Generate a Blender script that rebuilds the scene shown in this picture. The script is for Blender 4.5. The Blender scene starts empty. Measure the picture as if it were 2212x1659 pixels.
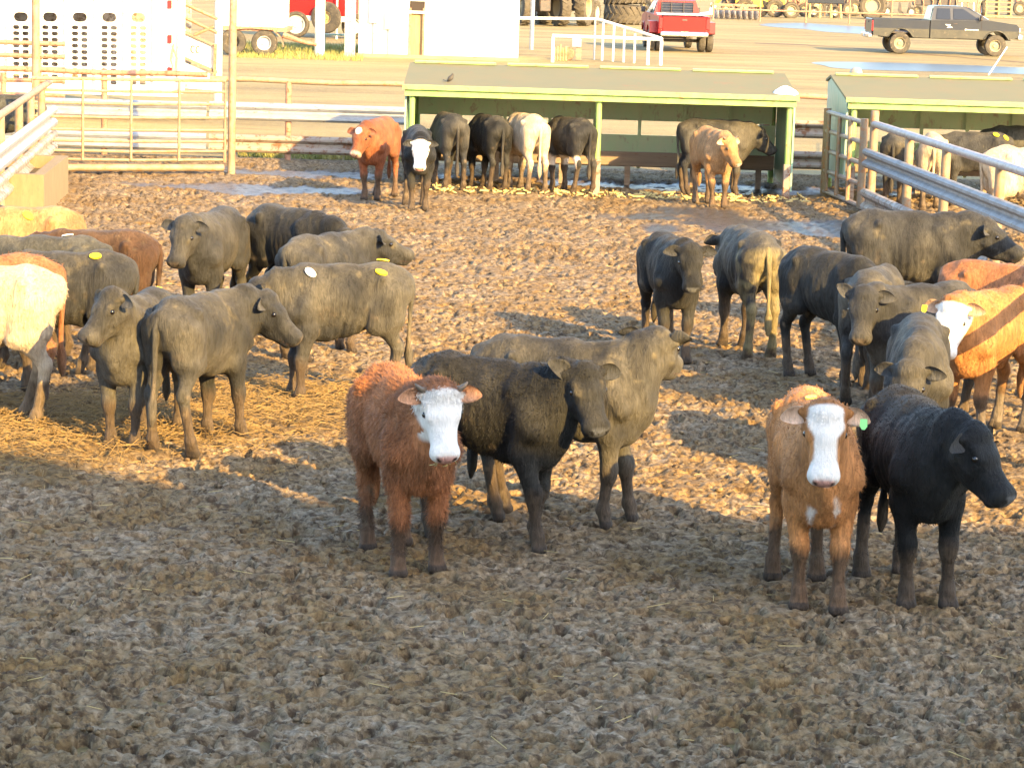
import bpy, math, random
import numpy as np
from mathutils import Vector, Matrix, noise as mnoise
random.seed(7)
RNG = np.random.default_rng(11)
SC = bpy.context.scene
COL = SC.collection
R = math.radians

# ------------------------------------------------------------------ camera
W2, H2 = 2212.0, 1659.0            # working picture units
FPX = 5640.0                       # focal length in those units
CAMH = 3.8
PITCH = math.atan(946.5 / FPX)
ROLL = math.atan(0.03)
cam_d = bpy.data.cameras.new('camera')
cam = bpy.data.objects.new('camera', cam_d)
COL.objects.link(cam)
cam_d.sensor_width = 36.0
cam_d.lens = FPX / W2 * 36.0
cam_d.clip_start = 0.2
cam_d.clip_end = 3000
CAMR = Matrix.Rotation(R(90) - PITCH, 3, 'X') @ Matrix.Rotation(ROLL, 3, 'Z')
cam.matrix_world = Matrix.Translation((0, 0, CAMH)) @ CAMR.to_4x4()
SC.camera = cam

# ------------------------------------------------------------------ light
SUN_AZ, SUN_EL = 35.0, 23.0        # azimuth to the right of straight behind the camera
S = Vector((math.sin(R(SUN_AZ)) * math.cos(R(SUN_EL)), -math.cos(R(SUN_AZ)) * math.cos(R(SUN_EL)), math.sin(R(SUN_EL))))
wd = bpy.data.worlds.new('World'); SC.world = wd; wd.use_nodes = True
nt = wd.node_tree
bg = nt.nodes['Background']
sky = nt.nodes.new('ShaderNodeTexSky'); sky.sky_type = 'NISHITA'; sky.sun_disc = False
sky.sun_elevation = R(SUN_EL); sky.sun_rotation = R(180 - SUN_AZ)
sky.altitude = 0; sky.dust_density = 1.6; sky.ozone_density = 0.9; sky.air_density = 1.0
nt.links.new(sky.outputs[0], bg.inputs[0]); bg.inputs[1].default_value = 0.15
sl = bpy.data.lights.new('sun', 'SUN'); sun = bpy.data.objects.new('sun', sl); COL.objects.link(sun)
sl.energy = 3.8; sl.angle = R(0.5); sl.color = (1.0, 0.64, 0.21)
sun.rotation_euler = (-S).to_track_quat('-Z', 'Y').to_euler()
SC.view_settings.view_transform = 'Standard'; SC.view_settings.look = 'None'
SC.view_settings.gamma = 1.0; SC.view_settings.exposure = 2.4
SC.render.resolution_x, SC.render.resolution_y = 1024, 767
try:
    SC.cycles.max_bounces = 5; SC.cycles.diffuse_bounces = 4; SC.cycles.transparent_max_bounces = 6
except Exception:
    pass

# ------------------------------------------------------------------ helpers
def ray(px, py):
    return CAMR @ Vector(((px - W2 / 2) / FPX, -(py - H2 / 2) / FPX, -1.0))
def at(px, py, z=0.0):             # picture point -> world point at height z
    d = ray(px, py); t = (z - CAMH) / d.z
    return Vector((d.x * t, d.y * t, z))
def aty(px, py, Y):                # picture point -> world point at depth Y
    d = ray(px, py); t = Y / d.y
    return Vector((d.x * t, Y, CAMH + d.z * t))

def tag(o, label=None, cat=None, group=None, kind=None):
    if label: o['label'] = label
    if cat: o['category'] = cat
    if group: o['group'] = group
    if kind: o['kind'] = kind
    return o
def thing(name, label, cat, loc=(0, 0, 0), group=None):
    o = bpy.data.objects.new(name, None); COL.objects.link(o); o.location = loc
    o.empty_display_size = 0.2
    return tag(o, label, cat, group)

def mesh_from(name, V, F, mats=None, smooth=False, fm=None):
    me = bpy.data.meshes.new(name)
    V = np.asarray(V, dtype=np.float32).reshape(-1, 3)
    if isinstance(F, np.ndarray):
        n, k = F.shape
        me.vertices.add(len(V)); me.vertices.foreach_set('co', V.ravel())
        me.loops.add(n * k); me.loops.foreach_set('vertex_index', F.astype(np.int32).ravel())
        me.polygons.add(n); me.polygons.foreach_set('loop_start', np.arange(0, n * k, k, dtype=np.int32))
        try: me.polygons.foreach_set('loop_total', np.full(n, k, dtype=np.int32))
        except Exception: pass
        me.update(calc_edges=True)
    else:
        me.from_pydata([tuple(map(float, v)) for v in V], [], F)
    if mats is not None:
        for m in (mats if isinstance(mats, (list, tuple)) else [mats]): me.materials.append(m)
    if smooth: me.polygons.foreach_set('use_smooth', np.ones(len(me.polygons), dtype=bool))
    if fm is not None: me.polygons.foreach_set('material_index', np.asarray(fm, dtype=np.int32))
    me.update()
    return me

class MB:
    """collects shapes (world coordinates) and links them as ONE mesh object"""
    def __init__(s): s.V = []; s.F = []
    def add(s, V, F):
        o = len(s.V); s.V += [tuple(v) for v in V]; s.F += [tuple(i + o for i in f) for f in F]; return s
    def box(s, c, d, rz=0.0, rx=0.0, ry=0.0, bev=0.0):
        x, y, z = d[0] / 2, d[1] / 2, d[2] / 2
        M = Matrix.Rotation(rz, 3, 'Z') @ Matrix.Rotation(ry, 3, 'Y') @ Matrix.Rotation(rx, 3, 'X')
        c = Vector(c)
        b = min(bev, x * .9, y * .9, z * .9)
        if b <= 0:
            P = [Vector((i * x, j * y, k * z)) for k in (-1, 1) for j in (-1, 1) for i in (-1, 1)]
            F = [(0, 2, 3, 1), (4, 5, 7, 6), (0, 1, 5, 4), (2, 6, 7, 3), (0, 4, 6, 2), (1, 3, 7, 5)]
        else:
            P = []; idx = {}
            for k in (-1, 1):
                for j in (-1, 1):
                    for i in (-1, 1):
                        for a in range(3):
                            v = [i * (x - b), j * (y - b), k * (z - b)]
                            v[a] += (i, j, k)[a] * b
                            idx[(i, j, k, a)] = len(P); P.append(Vector(v))
            F = []
            for a in range(3):
                u, w = [(1, 2), (0, 2), (0, 1)][a]
                for sg in (-1, 1):
                    q = []
                    for (p, r) in ((-1, -1), (1, -1), (1, 1), (-1, 1)):
                        t = [0, 0, 0]; t[a] = sg; t[u] = p; t[w] = r
                        q.append(idx[(t[0], t[1], t[2], a)])
                    F.append(tuple(q))
                for p in (-1, 1):
                    for r in (-1, 1):
                        t0 = [0, 0, 0]; t1 = [0, 0, 0]
                        t0[a] = -1; t1[a] = 1
                        for t in (t0, t1): t[u] = p; t[w] = r
                        F.append((idx[(*t0, u)], idx[(*t1, u)], idx[(*t1, w)], idx[(*t0, w)]))
            for k in (-1, 1):
                for j in (-1, 1):
                    for i in (-1, 1): F.append(tuple(idx[(i, j, k, a)] for a in range(3)))
        return s.add([c + M @ p for p in P], F)
    def tube(s, pts, r, n=8, cap=True):
        pts = [Vector(p) for p in pts]
        rs = r if isinstance(r, (list, tuple)) else [r] * len(pts)
        V = []; F = []
        up0 = None
        for i, p in enumerate(pts):
            d = (pts[min(i + 1, len(pts) - 1)] - pts[max(i - 1, 0)]).normalized()
            ref = Vector((0, 0, 1)) if abs(d.z) < 0.9 else Vector((0, 1, 0))
            if up0 is not None: ref = up0
            a = d.cross(ref)
            if a.length < 1e-4: a = d.cross(Vector((1, 0, 0)))
            a.normalize(); b = a.cross(d).normalized(); up0 = b
            for k in range(n):
                t = 2 * math.pi * k / n
                V.append(p + a * math.cos(t) * rs[i] + b * math.sin(t) * rs[i])
        for i in range(len(pts) - 1):
            for k in range(n):
                F.append((i * n + k, i * n + (k + 1) % n, (i + 1) * n + (k + 1) % n, (i + 1) * n + k))
        if cap:
            F.append(tuple(reversed(range(n)))); F.append(tuple((len(pts) - 1) * n + k for k in range(n)))
        return s.add(V, F)
    def prism(s, poly, p0, u, v, w, t0, t1):
        """poly in (u,v) from p0, extruded along w between t0 and t1"""
        p0, u, v, w = Vector(p0), Vector(u), Vector(v), Vector(w); n = len(poly)
        V = [p0 + u * a + v * b + w * t0 for a, b in poly] + [p0 + u * a + v * b + w * t1 for a, b in poly]
        F = [tuple(range(n)), tuple(reversed(range(n, 2 * n)))]
        F += [(i, i + n, (i + 1) % n + n, (i + 1) % n) for i in range(n)]
        return s.add(V, F)
    def lathe(s, prof, c, axis, n=24, cap=True):
        """prof: (radius, along axis)"""
        ax = Vector(axis).normalized(); ref = Vector((0, 0, 1)) if abs(ax.z) < .9 else Vector((1, 0, 0))
        a = ax.cross(ref).normalized(); b = ax.cross(a); c = Vector(c)
        V = []; F = []
        for (r, h) in prof:
            for k in range(n):
                t = 2 * math.pi * k / n
                V.append(c + ax * h + (a * math.cos(t) + b * math.sin(t)) * r)
        m = len(prof)
        for i in range(m - 1):
            for k in range(n): F.append((i * n + k, i * n + (k + 1) % n, (i + 1) * n + (k + 1) % n, (i + 1) * n + k))
        if cap: F.append(tuple(reversed(range(n)))); F.append(tuple((m - 1) * n + k for k in range(n)))
        return s.add(V, F)
    def build(s, name, mat, parent=None, smooth=False, auto=None):
        off = np.array(parent.location if parent is not None else (0, 0, 0), dtype=float)
        q = parent.parent if parent is not None else None
        while q is not None: off += np.array(q.location); q = q.parent
        V = np.array([tuple(v) for v in s.V]) - off
        me = mesh_from(name, V, s.F, mat)
        if smooth or auto:
            me.polygons.foreach_set('use_smooth', np.ones(len(me.polygons), dtype=bool))
            if auto:
                try: me.set_sharp_from_angle(angle=R(auto))
                except Exception: pass
        import bmesh
        bm = bmesh.new(); bm.from_mesh(me); bmesh.ops.recalc_face_normals(bm, faces=bm.faces); bm.to_mesh(me); bm.free()
        o = bpy.data.objects.new(name, me); COL.objects.link(o)
        if parent is not None: o.parent = parent
        return o

# ------------------------------------------------------------------ numpy noise
def _hash(ix, iy, iz, seed):
    h = (ix.astype(np.int64) * 374761393 + iy.astype(np.int64) * 668265263 + iz.astype(np.int64) * 2147483647 + seed * 974711) & 0xffffffff
    h = ((h ^ (h >> 13)) * 1274126177) & 0xffffffff
    h = ((h ^ (h >> 16)) * 2246822519) & 0xffffffff
    return ((h ^ (h >> 15)) & 0xffffff) / float(0x1000000)
def vnoise(x, y, z=None, seed=0):
    if z is None: z = np.zeros_like(x)
    ix, iy, iz = np.floor(x), np.floor(y), np.floor(z)
    fx, fy, fz = x - ix, y - iy, z - iz
    ux, uy, uz = fx * fx * (3 - 2 * fx), fy * fy * (3 - 2 * fy), fz * fz * (3 - 2 * fz)
    ix, iy, iz = ix.astype(np.int64), iy.astype(np.int64), iz.astype(np.int64)
    def lay(k):
        a = _hash(ix, iy, iz + k, seed); b = _hash(ix + 1, iy, iz + k, seed)
        c = _hash(ix, iy + 1, iz + k, seed); d = _hash(ix + 1, iy + 1, iz + k, seed)
        return (a * (1 - ux) + b * ux) * (1 - uy) + (c * (1 - ux) + d * ux) * uy
    l0 = lay(0)
    if not np.any(fz): return l0
    return l0 * (1 - uz) + lay(1) * uz
def fbm(x, y, z=None, oct=3, seed=0):
    s = 0; a = 0.5; t = 0
    for o in range(oct):
        f = 2.03 ** o
        s = s + a * vnoise(x * f, y * f, None if z is None else z * f, seed + o); t += a; a *= .5
    return s / t
def worley(x, y, seed=0):
    ix, iy = np.floor(x).astype(np.int64), np.floor(y).astype(np.int64)
    best = np.full(x.shape, 9.0); rid = np.zeros(x.shape)
    zz = np.zeros_like(ix)
    for dx in (-1, 0, 1):
        for dy in (-1, 0, 1):
            cx, cy = ix + dx, iy + dy
            px = cx + _hash(cx, cy, zz, seed); py = cy + _hash(cx, cy, zz, seed + 5)
            d = np.sqrt((px - x) ** 2 + (py - y) ** 2)
            m = d < best
            best = np.where(m, d, best); rid = np.where(m, _hash(cx, cy, zz, seed + 9), rid)
    return best, rid

# ------------------------------------------------------------------ materials
def nmat(name):
    m = bpy.data.materials.new(name); m.use_nodes = True
    n = m.node_tree.nodes; l = m.node_tree.links
    return m, n, l, n['Principled BSDF']
def nnoise(n, l, vec, scale, detail=4, rough=.6, dist=0.0):
    t = n.new('ShaderNodeTexNoise'); t.inputs['Scale'].default_value = scale; t.inputs['Detail'].default_value = detail
    t.inputs['Roughness'].default_value = rough; t.inputs['Distortion'].default_value = dist
    if vec is not None: l.new(vec, t.inputs['Vector'])
    return t.outputs['Fac']
def nramp(n, l, fac, stops):
    r = n.new('ShaderNodeValToRGB'); e = r.color_ramp.elements
    while len(e) < len(stops): e.new(0.5)
    for i, (p, c) in enumerate(stops):
        e[i].position = p; e[i].color = (*c, 1) if len(c) == 3 else c
    l.new(fac, r.inputs[0]); return r.outputs['Color']
def nmap(n, l, vec, scale):
    m = n.new('ShaderNodeMapping'); m.inputs['Scale'].default_value = scale; l.new(vec, m.inputs['Vector']); return m.outputs['Vector']
def nmix(n, l, fac, a, b, mode='MIX'):
    m = n.new('ShaderNodeMix'); m.data_type = 'RGBA'; m.blend_type = mode
    for sock, v in ((m.inputs[0], fac), (m.inputs[6], a), (m.inputs[7], b)):
        if isinstance(v, (int, float)): sock.default_value = v
        elif isinstance(v, tuple): sock.default_value = (*v, 1) if len(v) == 3 else v
        else: l.new(v, sock)
    return m.outputs[2]
def nbump(n, l, h, strength, dist, bsdf):
    b = n.new('ShaderNodeBump'); b.inputs['Strength'].default_value = strength; b.inputs['Distance'].default_value = dist
    l.new(h, b.inputs['Height']); l.new(b.outputs[0], bsdf.inputs['Normal'])
def paint(name, col, col2=None, rust=0.0, rough=.55, scale=3.0, metal=0.0, bump=.15, rustcol=(.16, .07, .03), streak=(1, 1, 1)):
    """weathered paint or metal: base colour, patches of a second colour, and rust spots"""
    m, n, l, b = nmat(name)
    tc = n.new('ShaderNodeTexCoord').outputs['Object']
    v = nmap(n, l, tc, streak)
    f1 = nnoise(n, l, v, scale, 6, .65)
    c = nramp(n, l, f1, [(.35, col), (.68, col2 or tuple(x * .72 for x in col))])
    if rust > 0:
        f2 = nnoise(n, l, v, scale * 2.3, 8, .7, .4)
        k = nramp(n, l, f2, [(.62 - rust * .3, (0, 0, 0)), (.72 - rust * .3, (1, 1, 1))])
        c = nmix(n, l, k, c, rustcol)
    l.new(c, b.inputs['Base Color']); b.inputs['Roughness'].default_value = rough; b.inputs['Metallic'].default_value = metal
    nbump(n, l, nnoise(n, l, tc, scale * 8, 4), bump, .01, b)
    return m
def plain(name, col, rough=.5, metal=0.0, spec=.5, emit=None, trans=0.0):
    m, n, l, b = nmat(name)
    b.inputs['Base Color'].default_value = (*col, 1); b.inputs['Roughness'].default_value = rough; b.inputs['Metallic'].default_value = metal
    b.inputs['Specular IOR Level'].default_value = spec
    return m

M = {}
M['pipe_tan'] = paint('pipe_tan', (.27, .215, .145), (.19, .13, .08), .35, .6, 5, bump=.2, rustcol=(.3, .14, .06))
M['pipe_rust'] = paint('pipe_rust', (.26, .12, .07), (.38, .22, .15), .3, .7, 6)
M['pipe_grey'] = paint('pipe_grey', (.34, .31, .30), (.26, .20, .18), .2, .5, 6)
M['galv'] = paint('galv', (.40, .42, .45), (.30, .31, .33), .12, .42, 4, metal=.55, streak=(1, 1, 3))
M['galv_worn'] = paint('galv_worn', (.27, .275, .285), (.19, .18, .17), .18, .6, 5, metal=.15, rustcol=(.17, .13, .1))
M['galv_muddy'] = paint('galv_muddy', (.42, .40, .38), (.2, .15, .11), .35, .6, 4, metal=.2, rustcol=(.14, .1, .07))
M['rail_rust'] = paint('rail_rust', (.24, .2, .17), (.3, .25, .2), .4, .7, 3, metal=.1)
M['green_paint'] = paint('green_paint', (.19, .36, .10), (.30, .40, .14), .25, .5, 4, rustcol=(.28, .17, .07))
M['green_dark'] = paint('green_dark', (.58, .74, .46), (.68, .72, .48), .18, .6, 3.5, rustcol=(.5, .42, .28), streak=(1, 1, .5))
M['green_side'] = paint('green_side', (.14, .29, .24), (.32, .40, .32), .2, .5, 3, rustcol=(.2, .18, .14), streak=(3, 3, .4))
M['roof_brown'] = paint('roof_brown', (.12, .118, .058), (.14, .122, .055), .15, .75, 1.6, rustcol=(.165, .105, .05))
M['wood_old'] = paint('wood_old', (.25, .19, .14), (.17, .13, .1), .1, .8, 3, streak=(.4, 4, 4))
M['white_paint'] = paint('white_paint', (.70, .69, .68), (.60, .59, .57), .0, .5, 2, bump=.05)
M['white_worn'] = paint('white_worn', (.80, .79, .76), (.70, .67, .61), .12, .5, 3, rustcol=(.5, .36, .22))
M['concrete'] = paint('concrete', (.18, .135, .075), (.23, .175, .10), .3, .85, 5, rustcol=(.18, .13, .08), streak=(2, 2, .5))
M['red_paint'] = plain('red_paint', (.30, .006, .005), .35, 0, .3)
M['dark_metal'] = paint('dark_metal', (.03, .03, .035), (.06, .05, .045), .2, .6, 5)
M['rubber'] = paint('rubber', (.03, .028, .025), (.07, .06, .045), .2, .85, 5, rustcol=(.16, .13, .09))
M['rubber_dusty'] = paint('rubber_dusty', (.05, .043, .032), (.09, .075, .052), .2, .85, 5, rustcol=(.03, .025, .02))
M['rim_white'] = plain('rim_white', (.45, .44, .41), .45)
M['rim_cream'] = plain('rim_cream', (.26, .22, .14), .5)
M['chrome'] = plain('chrome', (.75, .75, .76), .2, .9)
M['glass_dark'] = plain('glass_dark', (.012, .016, .026), .12, 0, .35)
M['glass_blue'] = plain('glass_blue', (.16, .24, .33), .06, 0, 1.0)
M['lamp_red'] = plain('lamp_red', (.55, .02, .02), .25)
M['lamp_amber'] = plain('lamp_amber', (.8, .3, .05), .25)
M['lamp_clear'] = plain('lamp_clear', (.85, .85, .85), .12)
M['plywood'] = paint('plywood', (.40, .28, .12), (.32, .21, .085), .05, .75, 4, streak=(5, 5, .6))
M['black_hole'] = plain('black_hole', (.03, .022, .018), .9)
M['truck_paint'] = paint('truck_paint', (.008, .012, .024), (.014, .017, .024), .0, .3, 2, bump=.02)
M['truck_dust'] = paint('truck_dust', (.022, .024, .022), (.042, .041, .032), .1, .6, 3, rustcol=(.1, .085, .06), bump=.02)
M['yellow_paint'] = paint('yellow_paint', (.48, .33, .03), (.38, .24, .03), .15, .5, 4)
M['tag_yellow'] = plain('tag_yellow', (.90, .70, .02), .45)
M['tag_white'] = plain('tag_white', (.85, .83, .78), .5)
M['tag_green'] = plain('tag_green', (.25, .70, .22), .45)
M['straw'] = paint('straw', (.52, .38, .15), (.36, .29, .12), .0, .8, 9)
M['cloth_white'] = plain('cloth_white', (.8, .78, .74), .8)
M['bird'] = plain('bird', (.05, .045, .04), .7)
M['horn'] = paint('horn', (.15, .115, .08), (.09, .07, .05), .0, .45, 8)
M['eye'] = plain('eye', (.006, .004, .003), .08, 0, .9)
# ------------------------------------------------------------------ ground
def mud_material(name, far=False):
    m, n, l, b = nmat(name)
    tc = n.new('ShaderNodeNewGeometry').outputs['Position']
    f1 = nnoise(n, l, tc, 1.1, 5, .6)
    f2 = nnoise(n, l, tc, 13.0, 7, .74, .6)
    c1 = nramp(n, l, f2, [(.30, (.10, .068, .038)), (.46, (.185, .134, .078)), (.58, (.285, .220, .143)), (.72, (.40, .33, .235))])
    c2 = nramp(n, l, f2, [(.30, (.085, .050, .021)), (.46, (.165, .105, .045)), (.70, (.29, .195, .085))])
    c = nmix(n, l, nramp(n, l, f1, [(.36, (0, 0, 0)), (.60, (1, 1, 1))]), c2, c1)
    # moist dark clots trodden into the paler dry crust
    f4 = nnoise(n, l, tc, 15.0, 6, .60, .5)
    c = nmix(n, l, nramp(n, l, f4, [(.49, (0, 0, 0)), (.63, (.80, .80, .80))]), c, (.040, .024, .014))
    f5 = nnoise(n, l, tc, 34.0, 4, .6, .3)
    c = nmix(n, l, nramp(n, l, f5, [(.53, (0, 0, 0)), (.67, (.62, .62, .62))]), c, (.07, .046, .03))
    # crumbs of straw and pale crust
    f3 = nnoise(n, l, tc, 38.0, 3, .6)
    c = nmix(n, l, nramp(n, l, f3, [(.66, (0, 0, 0)), (.74, (.55, .55, .55))]), c, (.34, .25, .135))
    if not far:
        at_ = n.new('ShaderNodeAttribute'); at_.attribute_name = 'wet'
        sep = n.new('ShaderNodeSeparateColor'); l.new(at_.outputs['Color'], sep.inputs[0])
        c = nmix(n, l, sep.outputs[0], c, (.06, .052, .047))
        hm_ = n.new('ShaderNodeMath'); hm_.operation = 'MULTIPLY'; hm_.inputs[1].default_value = .75; l.new(sep.outputs[1], hm_.inputs[0])
        c = nmix(n, l, hm_.outputs[0], c, nramp(n, l, f2, [(.3, (.05, .031, .014)), (.5, (.125, .08, .032)), (.7, (.23, .155, .06))]))
        ro = n.new('ShaderNodeMapRange'); ro.inputs[3].default_value = .88; ro.inputs[4].default_value = .33
        l.new(sep.outputs[0], ro.inputs[0]); l.new(ro.outputs[0], b.inputs['Roughness'])
    else:
        b.inputs['Roughness'].default_value = .9
    l.new(c, b.inputs['Base Color']); b.inputs['Specular IOR Level'].default_value = .16
    bm = n.new('ShaderNodeBump'); bm.inputs['Strength'].default_value = .6; bm.inputs['Distance'].default_value = .012
    l.new(nnoise(n, l, tc, 40.0, 6, .72), bm.inputs['Height']); l.new(bm.outputs[0], b.inputs['Normal'])
    return m

HAY = [(-3.0, 20.1, 1.9, 1.1), (-1.9, 21.3, 1.5, 1.2), (-4.2, 19.2, 1.6, 1.5)]
WET = [(at(1750, 492), 1.5, 1.1), (at(1500, 470), 1.0, 1.6), (at(540, 405), 1.7, .8), (at(640, 372), 1.8, .8), (at(1500, 405), 3.0, .8)]
def ell(x, y, cx, cy, rx, ry, seed):
    nz = fbm(x * 1.6, y * 1.0, oct=4, seed=seed) - .5
    d = np.sqrt(((x - cx) / rx) ** 2 + ((y - cy) / ry) ** 2) + nz * 1.9
    return np.clip((1.05 - d) / .3, 0, 1)
def mud_fields(x, y):
    wet = np.zeros_like(x)
    for i, (c, rx, ry) in enumerate(WET): wet = np.maximum(wet, ell(x, y, c.x, c.y, rx, ry, 40 + i))
    hay = np.zeros_like(x)
    for i, (cx, cy, rx, ry) in enumerate(HAY): hay = np.maximum(hay, ell(x, y, cx, cy, rx, ry, 50 + i))
    h = (fbm(x * 1.1, y * 1.1, oct=2, seed=3) - .5) * .05
    wx = x + (fbm(x * 6, y * 6, oct=2, seed=8) - .5) * .18; wy = y + (fbm(x * 6 + 9, y * 6, oct=2, seed=9) - .5) * .18
    vary = .45 + .9 * np.clip(fbm(x * .8, y * .8, oct=2, seed=31) * 2 - .5, 0, 1)
    r_ = 1 - np.abs(2 * fbm(wx * 8, wy * 8, oct=3, seed=4) - 1)
    h += (r_ * r_ - .6) * .030 * vary
    f1, r1 = worley(wx * 6.8, wy * 6.8, 12)                        # hoof prints
    pit = np.clip((.40 - f1) / .24, 0, 1); pit = pit * pit * (3 - 2 * pit)
    h += (-.072 * pit + .010 * np.exp(-((f1 - .47) / .10) ** 2)) * (r1 > .35) * (.4 + r1)
    f2, r2 = worley(wx * 18.0 + .3, wy * 17.0, 22)                 # small dents
    h -= .036 * np.clip((.44 - f2) / .3, 0, 1) * (r2 > .3) * vary
    q_ = 1 - np.abs(2 * fbm(x * 24, y * 22, oct=2, seed=5) - 1)
    h += (q_ - .7) * .014 * vary
    smooth = 1 - .75 * wet
    h = h * smooth - .02 * wet
    h = h * (1 - .35 * hay) + hay * .035
    return h, wet, hay
def build_mud():
    NU, DS = 720, []
    d = 10.6
    while d < 46.4:
        DS.append(d); d *= 1 + (.00105 if d < 20 else .0017 if d < 30 else .0026)
    DS = np.array(DS)
    u = np.linspace(-1, 1, NU); u = np.where(np.abs(u) < .72, u * .225 / .72, np.sign(u) * (.225 + (np.abs(u) - .72) / .28 * .16))
    X = DS[:, None] * u[None, :] + 0 * DS[:, None]; Y = np.repeat(DS[:, None], NU, 1)
    h, wet, hay = mud_fields(X, Y)
    edge = np.clip((46.3 - Y) / .8, 0, 1) * np.clip((Y - 10.6) / .5, 0, 1) * np.clip((.384 - np.abs(X / Y)) / .02, 0, 1)
    Z = h * edge - .045 * (1 - edge)
    n = len(DS)
    V = np.stack([X, Y, Z], -1).reshape(-1, 3)
    i = np.arange(n - 1)[:, None] * NU + np.arange(NU - 1)[None, :]
    F = np.stack([i, i + 1, i + 1 + NU, i + NU], -1).reshape(-1, 4)
    me = mesh_from('pen_mud', V, F, mud_material('mud'), True)
    a = me.attributes.new('wet', 'FLOAT_COLOR', 'POINT')
    c = np.ones((len(V), 4), dtype=np.float32); c[:, 0] = wet.ravel(); c[:, 1] = hay.ravel(); c[:, 2] = 0
    a.data.foreach_set('color', c.ravel())
    o = bpy.data.objects.new('mud_ground', me); COL.objects.link(o)
    tag(o, 'brown churned mud floor of the cattle pen', kind='structure')
build_mud()

def yard_material():
    m, n, l, b = nmat('yard_dirt')
    tc = n.new('ShaderNodeNewGeometry').outputs['Position']
    v = nmap(n, l, tc, (.25, 1.0, 1.0))
    f1 = nnoise(n, l, v, .35, 6, .65, .3)
    f2 = nnoise(n, l, tc, 5.0, 6, .75)
    c1 = nramp(n, l, f1, [(.3, (.115, .075, .028)), (.46, (.19, .142, .055)), (.66, (.29, .235, .10))])
    c = nmix(n, l, nramp(n, l, f2, [(.35, (0, 0, 0)), (.7, (.6, .6, .6))]), c1, (.27, .222, .10))
    f3 = nnoise(n, l, v, 1.3, 3, .5)
    c = nmix(n, l, nramp(n, l, f3, [(.60, (0, 0, 0)), (.72, (.5, .5, .5))]), c, (.12, .075, .036))
    l.new(c, b.inputs['Base Color']); b.inputs['Roughness'].default_value = .92
    bm = n.new('ShaderNodeBump'); bm.inputs['Strength'].default_value = .9; bm.inputs['Distance'].default_value = .06
    l.new(nnoise(n, l, tc, 7.0, 6, .7), bm.inputs['Height']); l.new(bm.outputs[0], b.inputs['Normal'])
    return m
YZ = -.05
me = mesh_from('yard', [(-1500, -1500, YZ), (1500, -1500, YZ), (1500, 1500, YZ), (-1500, 1500, YZ)], [(0, 1, 2, 3)], yard_material())
o = bpy.data.objects.new('ground', me); COL.objects.link(o); tag(o, 'pale dry dirt yard beyond the pens', kind='structure')

# puddles in the yard: thin water sheets with ragged rims
def puddle(cx, cy, rx, ry, seed, label):
    m = bpy.data.materials.get('puddle_water')
    if m is None:
        m, n, l, b = nmat('puddle_water')
        b.inputs['Base Color'].default_value = (.035, .034, .036, 1); b.inputs['Roughness'].default_value = .3
        b.inputs['Specular IOR Level'].default_value = .09
        tc = n.new('ShaderNodeNewGeometry').outputs['Position']
        nbump(n, l, nnoise(n, l, tc, 3.0, 3), .04, .02, b)
        b.inputs['Specular Tint'].default_value = (.26, .25, .25, 1)
    rg = np.random.default_rng(seed); ph = rg.random(6) * 6.28
    V = [(cx, cy, YZ + .008)]; N = 90
    for k in range(N):
        t = 2 * math.pi * k / N
        q = 1 + sum(.16 / (j + 1) * math.sin((j + 2) * t + ph[j]) for j in range(6))
        V.append((cx + rx * q * math.cos(t), cy + ry * q * math.sin(t), YZ + .008))
    F = [(0, 1 + k, 1 + (k + 1) % N) for k in range(N)]
    o = bpy.data.objects.new('puddle_water', mesh_from('puddle_water', V, F, m)); COL.objects.link(o)
    tag(o, label, kind='structure')
p = at(1800, 62, YZ); puddle(p.x, p.y, 3.3, 8.0, 1, 'shallow grey puddle on the dirt behind the dark pickup')
p = at(2100, 150, YZ); puddle(p.x, p.y, 5.4, 3.8, 2, 'long grey puddle between the dark pickup and the shelter')

# ------------------------------------------------------------------ fences
def wbeam(mb, p0, p1, zc, h=.31, d=.08, side=None, t=.006, seg=1):
    """steel guardrail beam of W section from p0 to p1 centred at height zc"""
    p0, p1 = Vector((*p0[:2], 0)), Vector((*p1[:2], 0))
    u = (p1 - p0).normalized(); nrm = Vector((u.y, -u.x, 0)) if side is None else Vector(side)
    prof = [(-.5, .15), (-.47, .55), (-.36, .95), (-.24, .95), (-.13, .5), (-.06, .08), (.06, .08), (.13, .5), (.24, .95), (.36, .95), (.47, .55), (.5, .15)]
    pts = [(a * h, b_ * d) for a, b_ in prof] + [(a * h, b_ * d - t - .006) for a, b_ in reversed(prof)]
    L = (p1 - p0).length
    mb.prism([(b_, a) for a, b_ in pts], p0 + Vector((0, 0, zc)), nrm, Vector((0, 0, 1)), u, 0, L)

BF = 45.6       # back fence line
def fence_run(name, label, pts_x, y, parts, group=None, post_top=1.36, post_mat='pipe_rust', y1=None):
    """straight fence along x; parts: list of (kind, z, material)"""
    x0, x1 = pts_x[0], pts_x[-1]
    r = thing(name, label, 'fence', (x0, y, 0), group)
    for x in pts_x[1:-1] if len(pts_x) > 2 else []:
        MB().tube([(x, y, -.1), (x, y, post_top)], .055, 10).build('post', M[post_mat], r, auto=40)
    for kind, z, mt in parts:
        mb = MB()
        if kind == 'pipe':
            k = int((x1 - x0) / .8) + 2
            P = [(x0 + (x1 - x0) * i / (k - 1), y, z + .012 * math.sin(i * 1.7)) for i in range(k)]
            mb.tube(P, .05, 10); mb.build('rail', M[mt], r, auto=40)
        else:
            wbeam(mb, (x0, y - .06), (x1, y - .06), z); mb.build('guardrail_beam', M[mt], r)
    return r
xP0, xP1 = at(92, 355).x, at(505, 370).x
yP = 42.6
xa = aty(0, 300, BF).x - 3
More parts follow.
